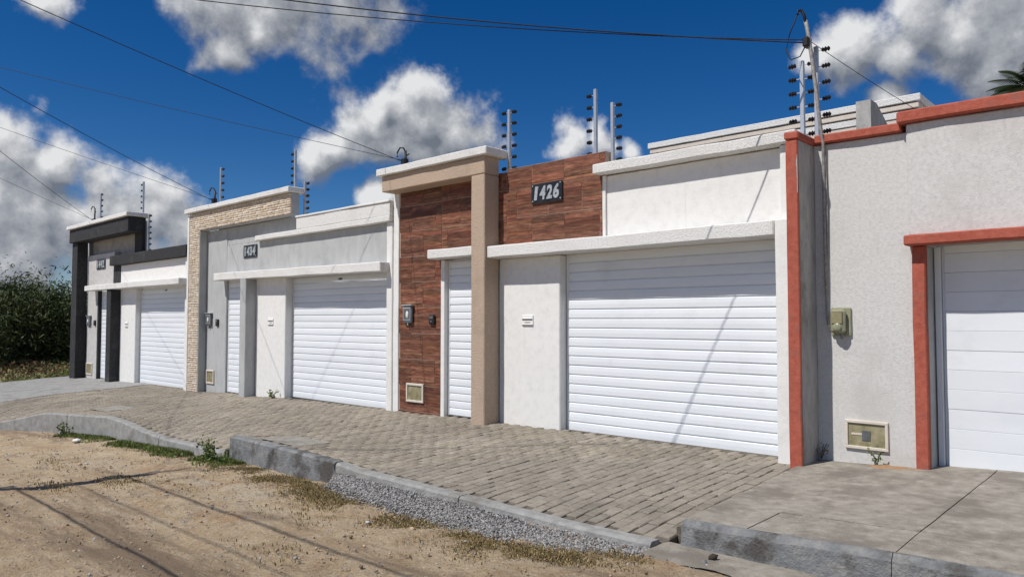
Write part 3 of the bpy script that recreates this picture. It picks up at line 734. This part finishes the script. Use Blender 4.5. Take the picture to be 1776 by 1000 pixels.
box('door_jamb', -24.655, -24.555, -.01, .2, BASE, 2.46, 'black', h3, .004)
box('door_post', -23.16, -22.82, -.26, .3, BASE, 2.365, 'black', h3, .01, .004)
box('wall_strip', -23.355, -22.82, -.02, .3, 2.51, 3.065, 'black', h3, .006, .004)
box('fascia', -23.34, -18.2, -.14, .34, 3.07, 3.35, 'black', h3, .01, .006)
box('upper_wall', -22.815, -18.2, .0, .28, 2.48, 3.065, 'white', h3, .01, .006)
box('canopy', -24.92, -18.2, -.31, -.025, 2.37, 2.525, 'white_rough', h3, .012, .01)
box('canopy_soffit', -22.81, -18.2, -.022, .2, 2.40, 2.478, 'white', h3, .006)
box('panel', -22.815, -21.68, .0, .3, BASE, 2.42, 'white', h3, .012, .006)
mail_slot(-22.3, 1.36, 0, h3)
slat_door('garage_door', -21.67, -18.42, .16, -.27, 2.42, h3, .129)
box('jamb', -18.415, -18.1, -.05, .3, BASE, 3.06, 'white', h3, .01)
niche(-25.5, -25.0, -.2, .16, .0, h3)
box('side_wall', -26.05, -25.9, .36, 9, BASE-.2, 3.3, 'side_grey', h3)
box('rear_wall', -25.6, -18.6, 5.0, 9, BASE, 3.4, 'white', h3)
number_sign('1442', -24.78, -24.06, 3.03, 3.34, .0, 'black number plate on the light grey wall of the farthest house', 0)
meter_box(-25.32, 1.46, .0, 'dark meter box on the light grey wall of the farthest house', .3, .3)
intercom(-24.83, 1.40, .0, 'small black intercom on the farthest house beside its narrow door')

# ------------------------------------------------------------------ old white house with red oxide trim on the right
h0 = thing('house', (-1.0, .2, .05), 'weathered white house front with red painted trim at the right', 'house', 'walled house fronts in the row')
fin = box('fin_wall', -3.09, -2.974, -.425, .06, BASE, 3.36, 'side_grey', h0, .008, .008)
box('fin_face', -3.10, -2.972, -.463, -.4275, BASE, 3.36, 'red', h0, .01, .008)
box('fin_cap', -3.105, -2.955, -.47, .02, 3.363, 3.445, 'red', h0, .012, .01)
fr = random.Random(8); fl=[]
for k in range(13): fl.append((-2.975-.022*fr.random()*(1 if 1<k<11 else .3), -.4645, 2.80+.40*k/12))
fv=[(-2.9715,-.4645,2.80+.40*k/12) for k in range(13)]
pydata('flaked_patch', fl+fv, [(k,13+k,14+k,k+1) for k in range(12)], 'side_grey', h0)
box('wall', -2.98, -2.03, .0, .25, BASE, 3.36, 'old_white', h0, .008, .008)
box('wall_cap', -2.95, -2.105, -.06, .3, 3.363, 3.455, 'red', h0, .012, .01)
box('upper_wall', -2.06, 3.0, -.055, .25, 2.32, 3.42, 'old_white', h0, .012, .008)
box('upper_wall_cap', -2.12, 3.05, -.13, .32, 3.423, 3.54, 'red', h0, .014, .012)
box('canopy', -2.06, 3.0, -.20, -.003, 2.215, 2.315, 'red', h0, .012, .01)
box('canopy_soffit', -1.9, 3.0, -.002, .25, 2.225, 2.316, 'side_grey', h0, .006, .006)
box('column', -2.026, -1.91, -.075, .02, BASE, 2.212, 'red', h0, .01, .007)
box('column_return', -2.02, -1.912, .021, .40, BASE, 2.222, 'grey', h0, .008, .005)
gd = box('garage_door', -1.84, 2.6, .262, .30, .05, 2.3, 'slat', h0, .003)
z = .06
pm = box_mesh(4.40, .016,   .188, .0025); pm.materials.append(M['slat'])
while z < 2.2:
    o = link('panel', pm, (.385, .2535+RJ.uniform(-.002,.002), z+.095), gd); o.rotation_euler = (RJ.uniform(-.008,.008),0,0); z += .19
box('side_rail', -1.90, -1.845, .225, .30, .04, 2.22, 'door_frame', h0, .006)
nc = niche(-2.70, -2.285, .185, .475, .0, h0, .03)
box('meter_body', -2.535, -2.455, -.016, -.0085, .275, .375, 'meter_grey', nc, .003, .002)
box('meter_pipe', -2.64, -2.536, -.013, -.0085, .325, .345, 'roof_cream', nc, .002)
box('rear_room', -2.5, 3.0, 4.0, 9, BASE, 3.3, 'old_white', h0)
# meter of the old house
mr0 = thing('electric_meter_box', (-2.72, 0, 1.3), 'yellowed olive meter box on the weathered white wall with a cable from above', 'meter box', 'electricity meters on the facades')
box('back_plate', -2.815, -2.615, -.03, -.002, 1.33, 1.625, 'meter_green', mr0, .012)
box('cover', -2.80, -2.655, -.115, -.0305, 1.36, 1.61, 'meter_green', mr0, .03)
box('cover_panel', -2.785, -2.675, -.124, -.1155, 1.46, 1.59, 'niche', mr0, .012)
bm = bmesh.new(); bmesh.ops.create_uvsphere(bm, u_segments=14, v_segments=8, radius=.5); bmesh.ops.scale(bm, vec=(.09,.04,.09), verts=bm.verts)
me = bpy.data.meshes.new('dial'); bm.to_mesh(me); bm.free(); me.materials.append(M['meter_green']); link('dial', me, (-2.725,-.12,1.42), mr0)
tube('outlet_pipe', [(-2.70,-.06,1.362),(-2.695,-.06,1.30)], .017, 'pipe', mr0)

# ------------------------------------------------------------------ service masts, fence posts, wires
def arc(p, q, sag, n=40):
    p,q = Vector(p),Vector(q); return [p.lerp(q,t/n)-Vector((0,0,sag*4*(t/n)*(1-t/n))) for t in range(n+1)]
mast0 = thing('service_mast', (-2.86,-.03,3.45), 'leaning rusty service mast with cables, above the red wall end', 'mast', 'service masts where the cables land')
tube('pole', [(-2.855,-.045,1.75),(-2.862,-.045,2.6),(-2.857,-.05,3.36),(-2.875,-.09,3.6),(-2.90,-.095,3.9),(-2.945,-.09,4.3),(-2.985,-.08,4.58),(-3.01,-.08,4.72)], [.014,.015,.017,.02,.021,.022,.022,.02], 'pipe', mast0)
tube('goose_neck', [(-3.0,-.08,4.66),(-3.02,-.09,4.78),(-3.045,-.1,4.84),(-3.07,-.12,4.83),(-3.075,-.13,4.79)], .017, 'insul', mast0)
box('insulator_rack', -3.03,-2.96,-.14,-.03,4.42,4.53,'insul',mast0,.015)
tube('drip_loop', [(-3.07,-.13,4.8),(-3.16,-.14,4.6),(-3.20,-.14,4.42),(-3.15,-.14,4.31),(-3.06,-.12,4.33),(-3.0,-.1,4.45)], .007, 'wire', mast0)
tube('meter_cable', [(-2.85,-.03,3.3),(-2.835,-.03,2.7),(-2.84,-.028,2.2),(-2.86,-.03,1.9),(-2.862,-.03,1.56),(-2.85,-.035,1.45),(-2.81,-.04,1.41)], .008, 'pipe', mast0)
tube('rear_cable', arc((-2.98,-.06,4.5),(-2.2,4.5,4.0),.05,16), .0035, 'wire', mast0)

def small_mast(x, y, z, label, hgt=.36):
    r = thing('service_mast', (x,y,z), label, 'mast', 'service masts where the cables land')
    tube('pole', [(x,y,z-.02),(x,y,z+hgt)], .022, 'insul', r)
    tube('goose_neck', [(x,y,z+hgt-.03),(x-.03,y-.02,z+hgt+.05),(x-.10,y-.04,z+hgt+.06),(x-.15,y-.06,z+hgt-.02),(x-.15,y-.06,z+hgt-.1)], .014, 'insul', r)
    box('insulator_rack', x-.05,x+.05,y-.07,y+.04,z+.10,z+.22,'insul',r,.015)
    tube('side_arm', [(x,y,z+hgt*.75),(x+.1,y,z+hgt*.8)], .012, 'insul', r)
    return Vector((x-.02,y-.06,z+.17))
m1 = small_mast(-9.93,.03,4.045,'black service mast on the beige portico cap')
m2 = small_mast(-17.05,.03,4.155,'black service mast on the stone-clad portico cap',.42)
m3 = small_mast(-25.2,.03,4.425,'black service mast on the black portico cap of the farthest house',.55)
for (x,z0,z1,sides,lab,n) in (
    (-7.55,3.70,4.67,(-1,1),'fence post standing behind the beige pillar, insulators on both sides',6),
    (-5.94,3.72,4.64,(-1,),'taller of the two fence posts behind the brown tile wall end',6),
    (-5.66,3.55,4.40,(1,),'shorter of the two fence posts beside the brown tile wall end',6),
    (-3.11,3.45,4.34,(-1,1),'shorter fence post on the red wall end, with insulators',6),
    (-2.955,3.45,4.46,(1,),'taller thick fence post beside the leaning service mast',6),
    (-13.60,4.15,5.01,(-1,),'fence post rising from the right end of the stone-clad portico',6),
    (-13.22,3.55,4.30,(1,),'fence post between the stone-clad portico and the white parapet',6),
    (-16.9,4.15,5.10,(1,),'fence post on the left half of the stone-clad portico',6),
    (-24.9,4.42,5.42,(1,),'fence post on the left half of the black portico',6),
    (-21.55,4.42,5.36,(-1,),'fence post near the right end of the black portico',6),
    (-21.12,3.34,4.40,(1,),'fence post in the gap right of the black portico',7)):
    fence_post(x, .06 if x > -4 else .1, z0, z1, sides, lab, n, both=len(sides) > 1)
# utility pole across the street (its shadow and its cables are in view)
pole = thing('utility_pole', (-10.9,-8.75,-.4), 'concrete utility pole on the near side of the street', 'pole', 'utility poles along the street')
tube('shaft', [(-10.9,-8.75,-.6),(-10.9,-8.75,6.25)], [.15,.10], 'pole', pole, 14)
for zz in (6.12,5.56,4.98,4.2,3.4): box('bracket', -10.93,-10.87,-8.66,-8.1,zz-.02,zz+.02,'metal',pole,.004)
pole2 = thing('utility_pole', (-24.5,-12.2,-.8), 'concrete utility pole farther down the street', 'pole', 'utility poles along the street')
tube('shaft', [(-24.5,-12.2,-1),(-24.5,-12.2,10.0)], [.17,.11], 'pole', pole2, 14)
P1 = Vector((-10.9,-8.15,0)); P2 = Vector((-24.5,-12.15,0))
Z_ = lambda z: Vector((0,0,z))
def wire(p, q, sag, label, r=.0055):
    o = tube('cable', arc(p,q,sag,48), r, 'wire', loc=tuple(p), n=6); return tag(o, label, 'cable', 'overhead cables')
F0 = Vector((-3.0,-.10,4.47))
wire(m1, P1+Z_(6.15), .08, 'upper cable sagging to the mast on the beige portico')
wire(m1+Z_(.02), P2+Z_(9.3), .2, 'lower thinner cable reaching the mast on the beige portico', .0045)
wire(m2, P1+Z_(5.55), .10, 'upper cable reaching the mast on the stone-clad portico')
wire(m2+Z_(.02), P2+Z_(9.45), .2, 'lower thinner cable reaching the mast on the stone-clad portico', .0045)
wire(m3, P1+Z_(5.6), .10, 'upper cable reaching the mast on the black portico')
wire(m3+Z_(.02), P2+Z_(9.8), .2, 'lower thinner cable reaching the mast on the black portico', .0045)
wire(F0, P1+Z_(5.7), .25, 'thick cable along the top of the sky to the leaning mast', .0065)
wire(F0+Z_(.03), P1+Vector((-.05,0,5.48)), .25, 'second cable along the top of the sky to the leaning mast', .005)
for z,lab,r,dy in ((4.98,'top street cable whose shadow crosses the dirt',.017,0),(4.2,'middle thin street cable above the dirt road',.008,0),(3.4,'lowest street cable whose shadow lies on the dirt',.016,0)):
    wire((-10.88,-8.14,z),(20,-8.3,z+.2),.15,lab,r)

# ------------------------------------------------------------------ gravel, pebbles, grass, weeds
def stones(name, pts, sizes, cols, mat='stones'):
    ico = [(0,0,1),(.89,0,.45),(.28,.85,.45),(-.72,.53,.45),(-.72,-.53,.45),(.28,-.85,.45),(.72,.53,-.45),(-.28,.85,-.45),(-.89,0,-.45),(-.28,-.85,-.45),(.72,-.53,-.45),(0,0,-1)]
    fc = [(0,1,2),(0,2,3),(0,3,4),(0,4,5),(0,5,1),(1,6,2),(2,7,3),(3,8,4),(4,9,5),(5,10,1),(6,7,2),(7,8,3),(8,9,4),(9,10,5),(10,6,1),(11,7,6),(11,8,7),(11,9,8),(11,10,9),(11,6,10)]
    ico = np.array(ico); fc = np.array(fc); n = len(pts)
    V = ico[None]*(1+NR.uniform(-.3,.3,(n,12,1)))
    V = V*NR.uniform(.6,1.25,(n,1,3))*np.array((1,1,.75)); a = NR.uniform(0,6.28,n); c,s = np.cos(a),np.sin(a)
    x = V[...,0]*c[:,None]-V[...,1]*s[:,None]; y = V[...,0]*s[:,None]+V[...,1]*c[:,None]
    V = np.stack([x,y,V[...,2]],-1)*np.array(sizes)[:,None,None]+np.array(pts)[:,None,:]
    F = (fc[None]+12*np.arange(n)[:,None,None]).reshape(-1,3)
    T = np.repeat(np.array(cols),12,axis=0)
    return np_mesh(name, V.reshape(-1,3), F, mat, tint=T)
# crushed stone heaped along the dropped kerb
GX = [(-7.1,-3.32),(-6.6,-3.50),(-6.0,-3.60),(-5.2,-3.68),(-4.6,-3.72),(-4.0,-3.76),(-3.5,-3.66),(-3.1,-3.45),(-2.9,-3.3)]
pts=[];sz=[];cl=[]
while len(pts) < 15000:
    x = NR.uniform(-7.1,-2.92); yo = float(lerp_tab(GX,x)); u = NR.uniform(0,1)**.9; y = -3.215+(yo+3.215)*u + NR.normal(0,.05)*(u>.75)
    if y > -3.20: continue
    zr = float(road_z(x,y)); zk = float(lerp_tab(KERB_Z,x))-.045; z = zk+(zr+.01-zk)*min(1,u)**.8 + .015*mnoise.noise(Vector((x*3,y*3,0)))
    g = NR.uniform(.08,.39); w = NR.uniform(-.02,.03)
    pts.append((x,y,z-NR.uniform(0,.012))); sz.append(NR.uniform(.005,.0135)); cl.append((g*1.0+w*.5,g*.985,g*.97-w*.4))
tag(stones('gravel', pts, sz, cl), 'grey crushed stone heaped along the dropped kerb', 'gravel', kind='stuff')
# bed below the gravel so no dirt shows through
V=[];xs=np.linspace(-7.05,-2.93,60);us=np.linspace(0,1,8)
for x in xs:
    yo=float(lerp_tab(GX,x)); zr=float(road_z(x,0)); zk=float(lerp_tab(KERB_Z,x))-.055
    for u in us: V.append((x,-3.2+(yo+.04+3.2)*u, zk+(zr-.02-zk)*u**.8-.012))
idx=np.arange(len(V)).reshape(60,8); F=np.stack([idx[:-1,:-1],idx[:-1,1:],idx[1:,1:],idx[1:,:-1]],-1).reshape(-1,4)
tag(np_mesh('gravel_bed', V, F, 'kerb_light', smooth=True), kind='structure')
# loose pebbles over the road
pts=[];sz=[];cl=[]
for k in range(15000):
    x = NR.uniform(-16,-.5); y = NR.uniform(-7.2,-3.3)
    if mnoise.noise(Vector((x*.9,y*.9,9))) < NR.uniform(-.5,.35): continue
    if y > float(kerb_y(x))-.15: continue
    s = .003+.011*NR.random()**4; c = np.array((.34,.25,.17))*NR.uniform(.45,1.5)
    if NR.random() < .3: c = np.full(3, NR.uniform(.15,.5))
    if k % 160 == 0: s = NR.uniform(.016,.032)
    pts.append((x,y,float(road_z(x,y))+s*.3+.01)); sz.append(s); cl.append(c)
tag(stones('pebbles', pts, sz, cl), 'loose pebbles scattered over the dirt road', 'pebbles', kind='stuff')
# a few stones one can point at
def rock(x,y,z,s,label,col):
    o = stones('stone', [(0,0,0)], [s], [col]); o.location=(x,y,z); return tag(o,label,'stone')
rock(-2.52,-3.22,-.15,.035,'dark stone lying at the foot of the grey kerb',(.05,.04,.035))

def blades(name, spots, label, hmin, hmax, cols, width=.006, per=7, spread=.05, cat='grass', lean=.5, kind='stuff', parent=None, flat=.35):
    V=[];F=[];T=[];n=0
    for (x,y,z) in spots:
        for k in range(per):
            a=NR.uniform(0,6.28); l=NR.uniform(hmin,hmax); bx=x+NR.normal(0,spread); by=y+NR.normal(0,spread); w=width*NR.uniform(.6,1.3)
            dx,dy=math.cos(a),math.sin(a); ln=NR.uniform(.15,1)*lean
            px,py=-dy*w,dx*w; c=np.array(cols[NR.integers(len(cols))])*NR.uniform(.7,1.3)
            V += [(bx-px,by-py,z-.01),(bx+px,by+py,z-.01),(bx+px*.8+dx*l*ln*.4,by+py*.8+dy*l*ln*.4,z+l*(.6-.4*flat*ln)),(bx-px*.8+dx*l*ln*.4,by-py*.8+dy*l*ln*.4,z+l*(.6-.4*flat*ln)),
                  (bx+dx*l*ln,by+dy*l*ln,z+l*(1-flat*ln)),(bx+dx*l*ln,by+dy*l*ln,z+l*(1-flat*ln)+.001)]
            F += [(n,n+1,n+2,n+3),(n+3,n+2,n+4,n+5)]; T += [c]*6; n+=6
    return tag(np_mesh(name,V,F,'grass',parent,tint=np.array(T)), label, cat, kind=kind)
GREEN=[(.085,.135,.032),(.11,.165,.04),(.065,.11,.026),(.15,.17,.055)]
DRY=[(.30,.22,.10),(.24,.17,.08),(.36,.28,.14),(.16,.13,.055),(.12,.12,.04)]
sp=[]
for k in range(2000):
    x=NR.uniform(-15.2,-9.0); d=abs(NR.normal(0,.13)); y=float(kerb_y(x))-.14-d
    gap = mnoise.noise(Vector((x*1.3,0,5)))
    if gap < -.2: continue
    sp.append((x,y,float(road_z(x,y))+.0))
blades('grass_strip', sp, 'green grass growing along the foot of the left kerb', .02,.085, GREEN+[(.17,.15,.06)], .005, 9, .04, lean=1.1, flat=.5)
sp=[]
for k in range(3000):
    x=NR.uniform(-9.4,-2.9); yo=float(lerp_tab([(-9.4,-3.3),(-7.2,-3.42)]+[(a,b-.06) for a,b in GX[1:]],x)); y=yo-abs(NR.normal(0,.17))+.03
    if mnoise.noise(Vector((x*1.5,y*2,5))) < -.15+NR.normal(0,.1): continue
    sp.append((x,y,float(road_z(x,y))+.005))
blades('dry_grass', sp, 'dry yellowed grass along the gravel and the tall kerb', .008,.03, DRY+[(.15,.115,.06),(.12,.10,.05),(.19,.13,.07),(.22,.15,.085)], .004, 13, .06, lean=1.5, flat=.62)
sp=[]
for (cx,cy,r,n) in ((-9.2,-4.7,.3,60),(-8.6,-4.45,.35,50),(-6.2,-4.35,.3,26),(-9.6,-5.3,.25,25),(-5.2,-5.0,.3,15),(-11.5,-4.6,.4,40),(-4.2,-4.1,.35,24)):
    for k in range(n): 
        x=cx+NR.normal(0,r); y=cy+NR.normal(0,r*.35); sp.append((x,y,float(road_z(x,y))+.005))
blades('dry_tufts', sp, 'sparse dry grass tufts on the dirt road', .008,.028, DRY+[(.11,.09,.045)], .004, 10, .05, lean=1.3, flat=.7)

def leafy(name, c, rad, n, leaf, label, cat, stems=6, cols=GREEN, group=None):
    """small broad-leaved weed: stems and leaves"""
    r = thing(name, c, label, cat, group)
    V=[];F=[];T=[];k=0; sv=[]
    for s in range(stems):
        a=NR.uniform(0,6.28); l=rad*NR.uniform(.6,1.1); tip=Vector((c[0]+math.cos(a)*l*.7,c[1]+math.sin(a)*l*.5,c[2]+l))
        for q in range(n//stems):
            t=NR.uniform(.15,1); p=Vector(c).lerp(tip,t)+Vector(NR.normal(0,rad*.12,3)); u=Vector(NR.normal(0,1,3)).normalized(); v=u.orthogonal().normalized(); L=leaf*NR.uniform(.6,1.3)
            col=np.array(cols[NR.integers(len(cols))])*NR.uniform(.7,1.3)
            V += [tuple(p),tuple(p+u*L*.5+v*L*.3),tuple(p+u*L),tuple(p+u*L*.5-v*L*.3)]; F.append((k,k+1,k+2,k+3)); T += [col]*4; k+=4
        tube('stem',[Vector(c)-Vector((0,0,.02)),Vector(c).lerp(tip,.5)+Vector((0,0,.01)),tip],.003,'bark',r,5)
    np_mesh('leaves',V,F,'leaf',r,loc=c,tint=np.array(T))
    return r
leafy('weed', (-9.72,-3.42,-.37), .26, 160, .05, 'leafy weed at the left end of the tall grey kerb', 'weed', 8)
leafy('weed', (-9.35,-3.45,-.38), .16, 70, .04, 'low weed in front of the tall grey kerb', 'weed', 6)
leafy('weed', (-14.0,-.12,-.12), .16, 90, .05, 'green weed at the foot of the white panel of house 1434', 'weed', 7)
leafy('weed', (-2.38,-.06,.075), .12, 36, .035, 'small weed sprouting below the water meter niche', 'weed', 4)
leafy('weed', (-2.93,-.06,.065), .15, 26, .03, 'dry weed in the corner by the red wall end', 'weed', 5, DRY)
leafy('weed', (-15.1,-3.6,-.58), .2, 90, .05, 'weed among the grass at the far left kerb', 'weed', 6)
# orange soil spilt by the wall
V=[];gx=np.linspace(-2.5,-1.98,22);gy=np.linspace(-.30,.0,14)
for x in gx:
    for y in gy:
        e = max(0,.85-((x+2.24)/.26)**2-((y+.10)/.13)**2+.75*mnoise.noise(Vector((x*11,y*11,5))))
        V.append((x,y,conc_z(x,y)-.006+.022*e**.6*(1+.6*mnoise.noise(Vector((x*14,y*14,0))))))
idx=np.arange(len(V)).reshape(22,14); F=np.stack([idx[:-1,:-1],idx[1:,:-1],idx[1:,1:],idx[:-1,1:]],-1).reshape(-1,4)
tag(np_mesh('spilt_soil', V, F, 'soil', smooth=True),'orange soil spilt below the water meter niche','soil',kind='stuff')
# broken cement lip in front of the concrete sidewalk
V=[];gx=np.linspace(-3.06,-1.7,40);gy=np.linspace(-3.42,-3.04,14)
for x in gx:
    for y in gy:
        ed = min(1,max(0,(y+3.42+(.03*math.sin(x*7)+.03)*1.0+.04*mnoise.noise(Vector((x*6,1,0))))/.06)) * min(1,max(0,(x+3.06)/.05))*min(1,max(0,(-1.72-x)/.15))
        V.append((x,y,float(road_z(x,y))-.03+.05*ed+.012*mnoise.noise(Vector((x*5,y*5,2)))))
idx=np.arange(len(V)).reshape(40,14); F=np.stack([idx[:-1,:-1],idx[1:,:-1],idx[1:,1:],idx[:-1,1:]],-1).reshape(-1,4)
tag(np_mesh('cement_lip', V, F, 'concrete', smooth=True), kind='structure')
# litter by the grass
bm=bmesh.new(); bmesh.ops.create_icosphere(bm,subdivisions=2,radius=.07)
for v in bm.verts: v.co*=1+.5*mnoise.noise(v.co*30); v.co.z*=.5
me=bpy.data.meshes.new('litter'); bm.to_mesh(me); bm.free(); me.materials.append(M['litter'])
tag(link('crumpled_bag', me, (-13.95,-3.75,float(road_z(-13.95,0))+.03)),'crumpled white bag lying in the grass by the left kerb','litter')

# ------------------------------------------------------------------ scrub trees beyond the last house
def tree(x,y,h,rad,label,seed,leafn=9000,dark=1.0,name='thorn_tree'):
    g=np.random.default_rng(seed); z0=-.85
    r=thing(name,(x,y,z0),label,'tree','scrub trees beyond the last house')
    # branching skeleton
    segs=[]; tips=[]
    def grow(p,d,l,rd,lev):
        q=p+d*l; mid=(p+q)/2+Vector(g.normal(0,l*.06,3)); segs.append(([p,mid,q],[rd,rd*.85,rd*.7]))
        if lev==0: tips.append((q,d)); return
        for k in range(g.integers(3,5)):
            nd=(d*.6+Vector((g.normal(0,.62),g.normal(0,.62),g.normal(.12,.38)))).normalized(); grow(q if k<2 else mid.lerp(q,g.uniform(.2,1)),nd,l*g.uniform(.55,.8),rd*.6,lev-1)
    for s in range(3):
        d=Vector((g.normal(0,.38),g.normal(0,.38),1)).normalized(); grow(Vector((x+g.normal(0,.15),y+g.normal(0,.15),z0-.1)),d,h*.30,.07*h/4,3)
    V=[];F=[];n=0
    for pts,rs in segs:
        for i,p in enumerate(pts):
            t=(pts[min(i+1,2)]-pts[max(i-1,0)]).normalized(); u=t.orthogonal().normalized(); w=t.cross(u)
            for k in range(5):
                a=2*math.pi*k/5; V.append(tuple(p+(u*math.cos(a)+w*math.sin(a))*max(.006,rs[i])))
        for i in range(2):
            for k in range(5): F.append((n+i*5+k,n+i*5+(k+1)%5,n+(i+1)*5+(k+1)%5,n+(i+1)*5+k))
        n+=15
    np_mesh('trunk',V,F,'bark',r,loc=(x,y,z0),smooth=True)
    tp=np.array([tuple(t[0]) for t in tips]); 
    # sprays of small leaves about the twig ends, plus skirts hanging low
    per=leafn//len(tp); C=np.repeat(tp,per,axis=0); m=len(C)
    sprd=np.where(g.random((m,1))<.55,.6,1.5); C=C+g.normal(0,1,(m,3))*np.array((rad*.15,rad*.15,h*.075))*sprd; low=(g.random(m)<.38); C[low,2]=z0+(C[low,2]-z0)*g.uniform(.1,.8,low.sum()); C[:,2]=np.maximum(C[:,2],z0+.15)
    u=g.normal(0,1,(m,3)); u/=np.linalg.norm(u,axis=1)[:,None]; v=np.cross(u,g.normal(0,1,(m,3))); v/=np.linalg.norm(v,axis=1)[:,None]
    L=g.uniform(.06,.17,(m,1)); Wd=L*g.uniform(.14,.3,(m,1))
    V=np.stack([C-u*L,C+v*Wd,C+u*L,C-v*Wd],1).reshape(-1,3); F=np.arange(4*m).reshape(-1,4)
    base=np.array([(.040,.062,.018),(.055,.078,.022),(.032,.048,.015),(.075,.088,.028)])*dark
    T=base[g.integers(0,4,m)]*g.uniform(.7,1.3,(m,1)); T=np.repeat(T,4,axis=0)
    np_mesh('crown',V,F,'leaf',r,loc=(x,y,z0),tint=T)
    return r
spec=[(-39,.3,5.0,2.4,'nearest scrub tree, at the left edge of the picture'),(-41,2.0,5.4,2.5,'scrub tree with feathery top left of the black portico'),(-40,3.4,4.9,2.4,'scrub tree growing right beside the black pillar'),
      (-45,1.6,5.6,2.7,'taller scrub tree in the second row, at the left'),(-46.5,3.6,5.8,2.8,'taller scrub tree in the second row, in the middle'),(-45,5.6,5.4,2.7,'scrub tree in the second row, half behind the black pillar'),
      (-52,2.6,6.2,3.1,'rear scrub tree closing the thicket at the left'),(-53,6.0,6.4,3.1,'rear scrub tree closing the thicket by the house'),(-38,-1.8,4.8,2.5,'scrub tree cut by the left frame edge')]
for i,(x,y,h,rd,lab) in enumerate(spec): tree(x,y,h*1.02,rd,lab,40+i,leafn=15000 if x>-42 else 10000, dark=1.05)
# undergrowth: low bushes and weeds in front of the trees
m=34000
bx=NR.uniform(-44,-27.3,m); by=NR.uniform(-5.5,7,m); patch=np.array([mnoise.noise(Vector((a*.45,b*.45,1))) for a,b in zip(bx,by)])
hh=np.clip((.12+np.clip((-bx-27)/14,0,1)*.75)*(.7+.8*patch),.03,1.4)*NR.uniform(0,1,m)
C=np.stack([bx,by,-.83+hh],1); u=NR.normal(0,1,(m,3)); u/=np.linalg.norm(u,axis=1)[:,None]; v=np.cross(u,NR.normal(0,1,(m,3))); v/=np.linalg.norm(v,axis=1)[:,None]
L=NR.uniform(.03,.10,(m,1)); V=np.stack([C-u*L,C+v*L*.35,C+u*L,C-v*L*.35],1).reshape(-1,3)
pal=np.array([(.11,.15,.045),(.14,.17,.055),(.085,.12,.035),(.20,.18,.075),(.20,.095,.055),(.14,.07,.045)])
red=(patch>.02)&(bx<-31.5); ci=np.where(red,NR.integers(2,6,m),NR.integers(0,4,m))
T=np.repeat(pal[ci]*NR.uniform(.7,1.3,(m,1)),4,axis=0)
tag(np_mesh('undergrowth',V,np.arange(4*m).reshape(-1,4),'leaf',tint=T),'low green and reddish weeds in front of the scrub trees','undergrowth',kind='stuff')

# treetop showing above the old house
def palm(x,y,z0,h):
    r=thing('palm_tree',(x,y,z0),'dark palm crown showing above the red-capped wall at the right edge','tree')
    tube('trunk',[(x,y,z0),(x+.08,y,z0+h*.5),(x,y,z0+h)],[.14,.11,.09],'bark',r,10)
    for k in range(40):
        a=2.4*k+NR.uniform(-.2,.2); el=NR.uniform(-.1,1.35); L=NR.uniform(.55,.85); V=[];F=[];T=[];n=0; d=Vector((math.cos(a),math.sin(a),0)); p=Vector((x,y,z0+h)); sd_=Vector((-d.y,d.x,0))
        def at(t): return p+d*(L*t*math.cos(el*(1-.3*t)))+Vector((0,0,L*(t*math.sin(el)-.45*t*t)))
        for q in range(22):
            t=q/21; pos=at(t)
            if q<21:
                V += [tuple(pos-sd_*.01),tuple(pos+sd_*.01),tuple(at((q+1)/21))]; F.append((n,n+1,n+2)); n+=3; T += [np.array((.06,.07,.03))]*3
            for s_ in (-1,1):
                l=.26*math.sin(math.pi*(.15+.8*t)); tip=pos+sd_*s_*l*.8+d*l*.5-Vector((0,0,l*.2)); w=Vector((d.x,d.y,.3))*.016
                V += [tuple(pos-w),tuple(pos+w),tuple(tip)]; F.append((n,n+1,n+2)); n+=3; T += [np.array((.045,.07,.025))*NR.uniform(.7,1.3)]*3
        np_mesh('frond',V,F,'leaf',r,loc=(x,y,z0),tint=np.array(T))
palm(-2.05,8.0,-.3,5.95)
# oval makers' badges on the two farther garage doors
for hs_,x,y in ((h2,-12.05,.19),(h3,-20.0,.16)):
    bm=bmesh.new(); bmesh.ops.create_uvsphere(bm,u_segments=12,v_segments=6,radius=.5); bmesh.ops.scale(bm,vec=(.16,.012,.05),verts=bm.verts)
    me=bpy.data.meshes.new('badge'); bm.to_mesh(me); bm.free(); me.materials.append(M['meter_grey']); link('badge',me,(x,y-.019,2.28),hs_)
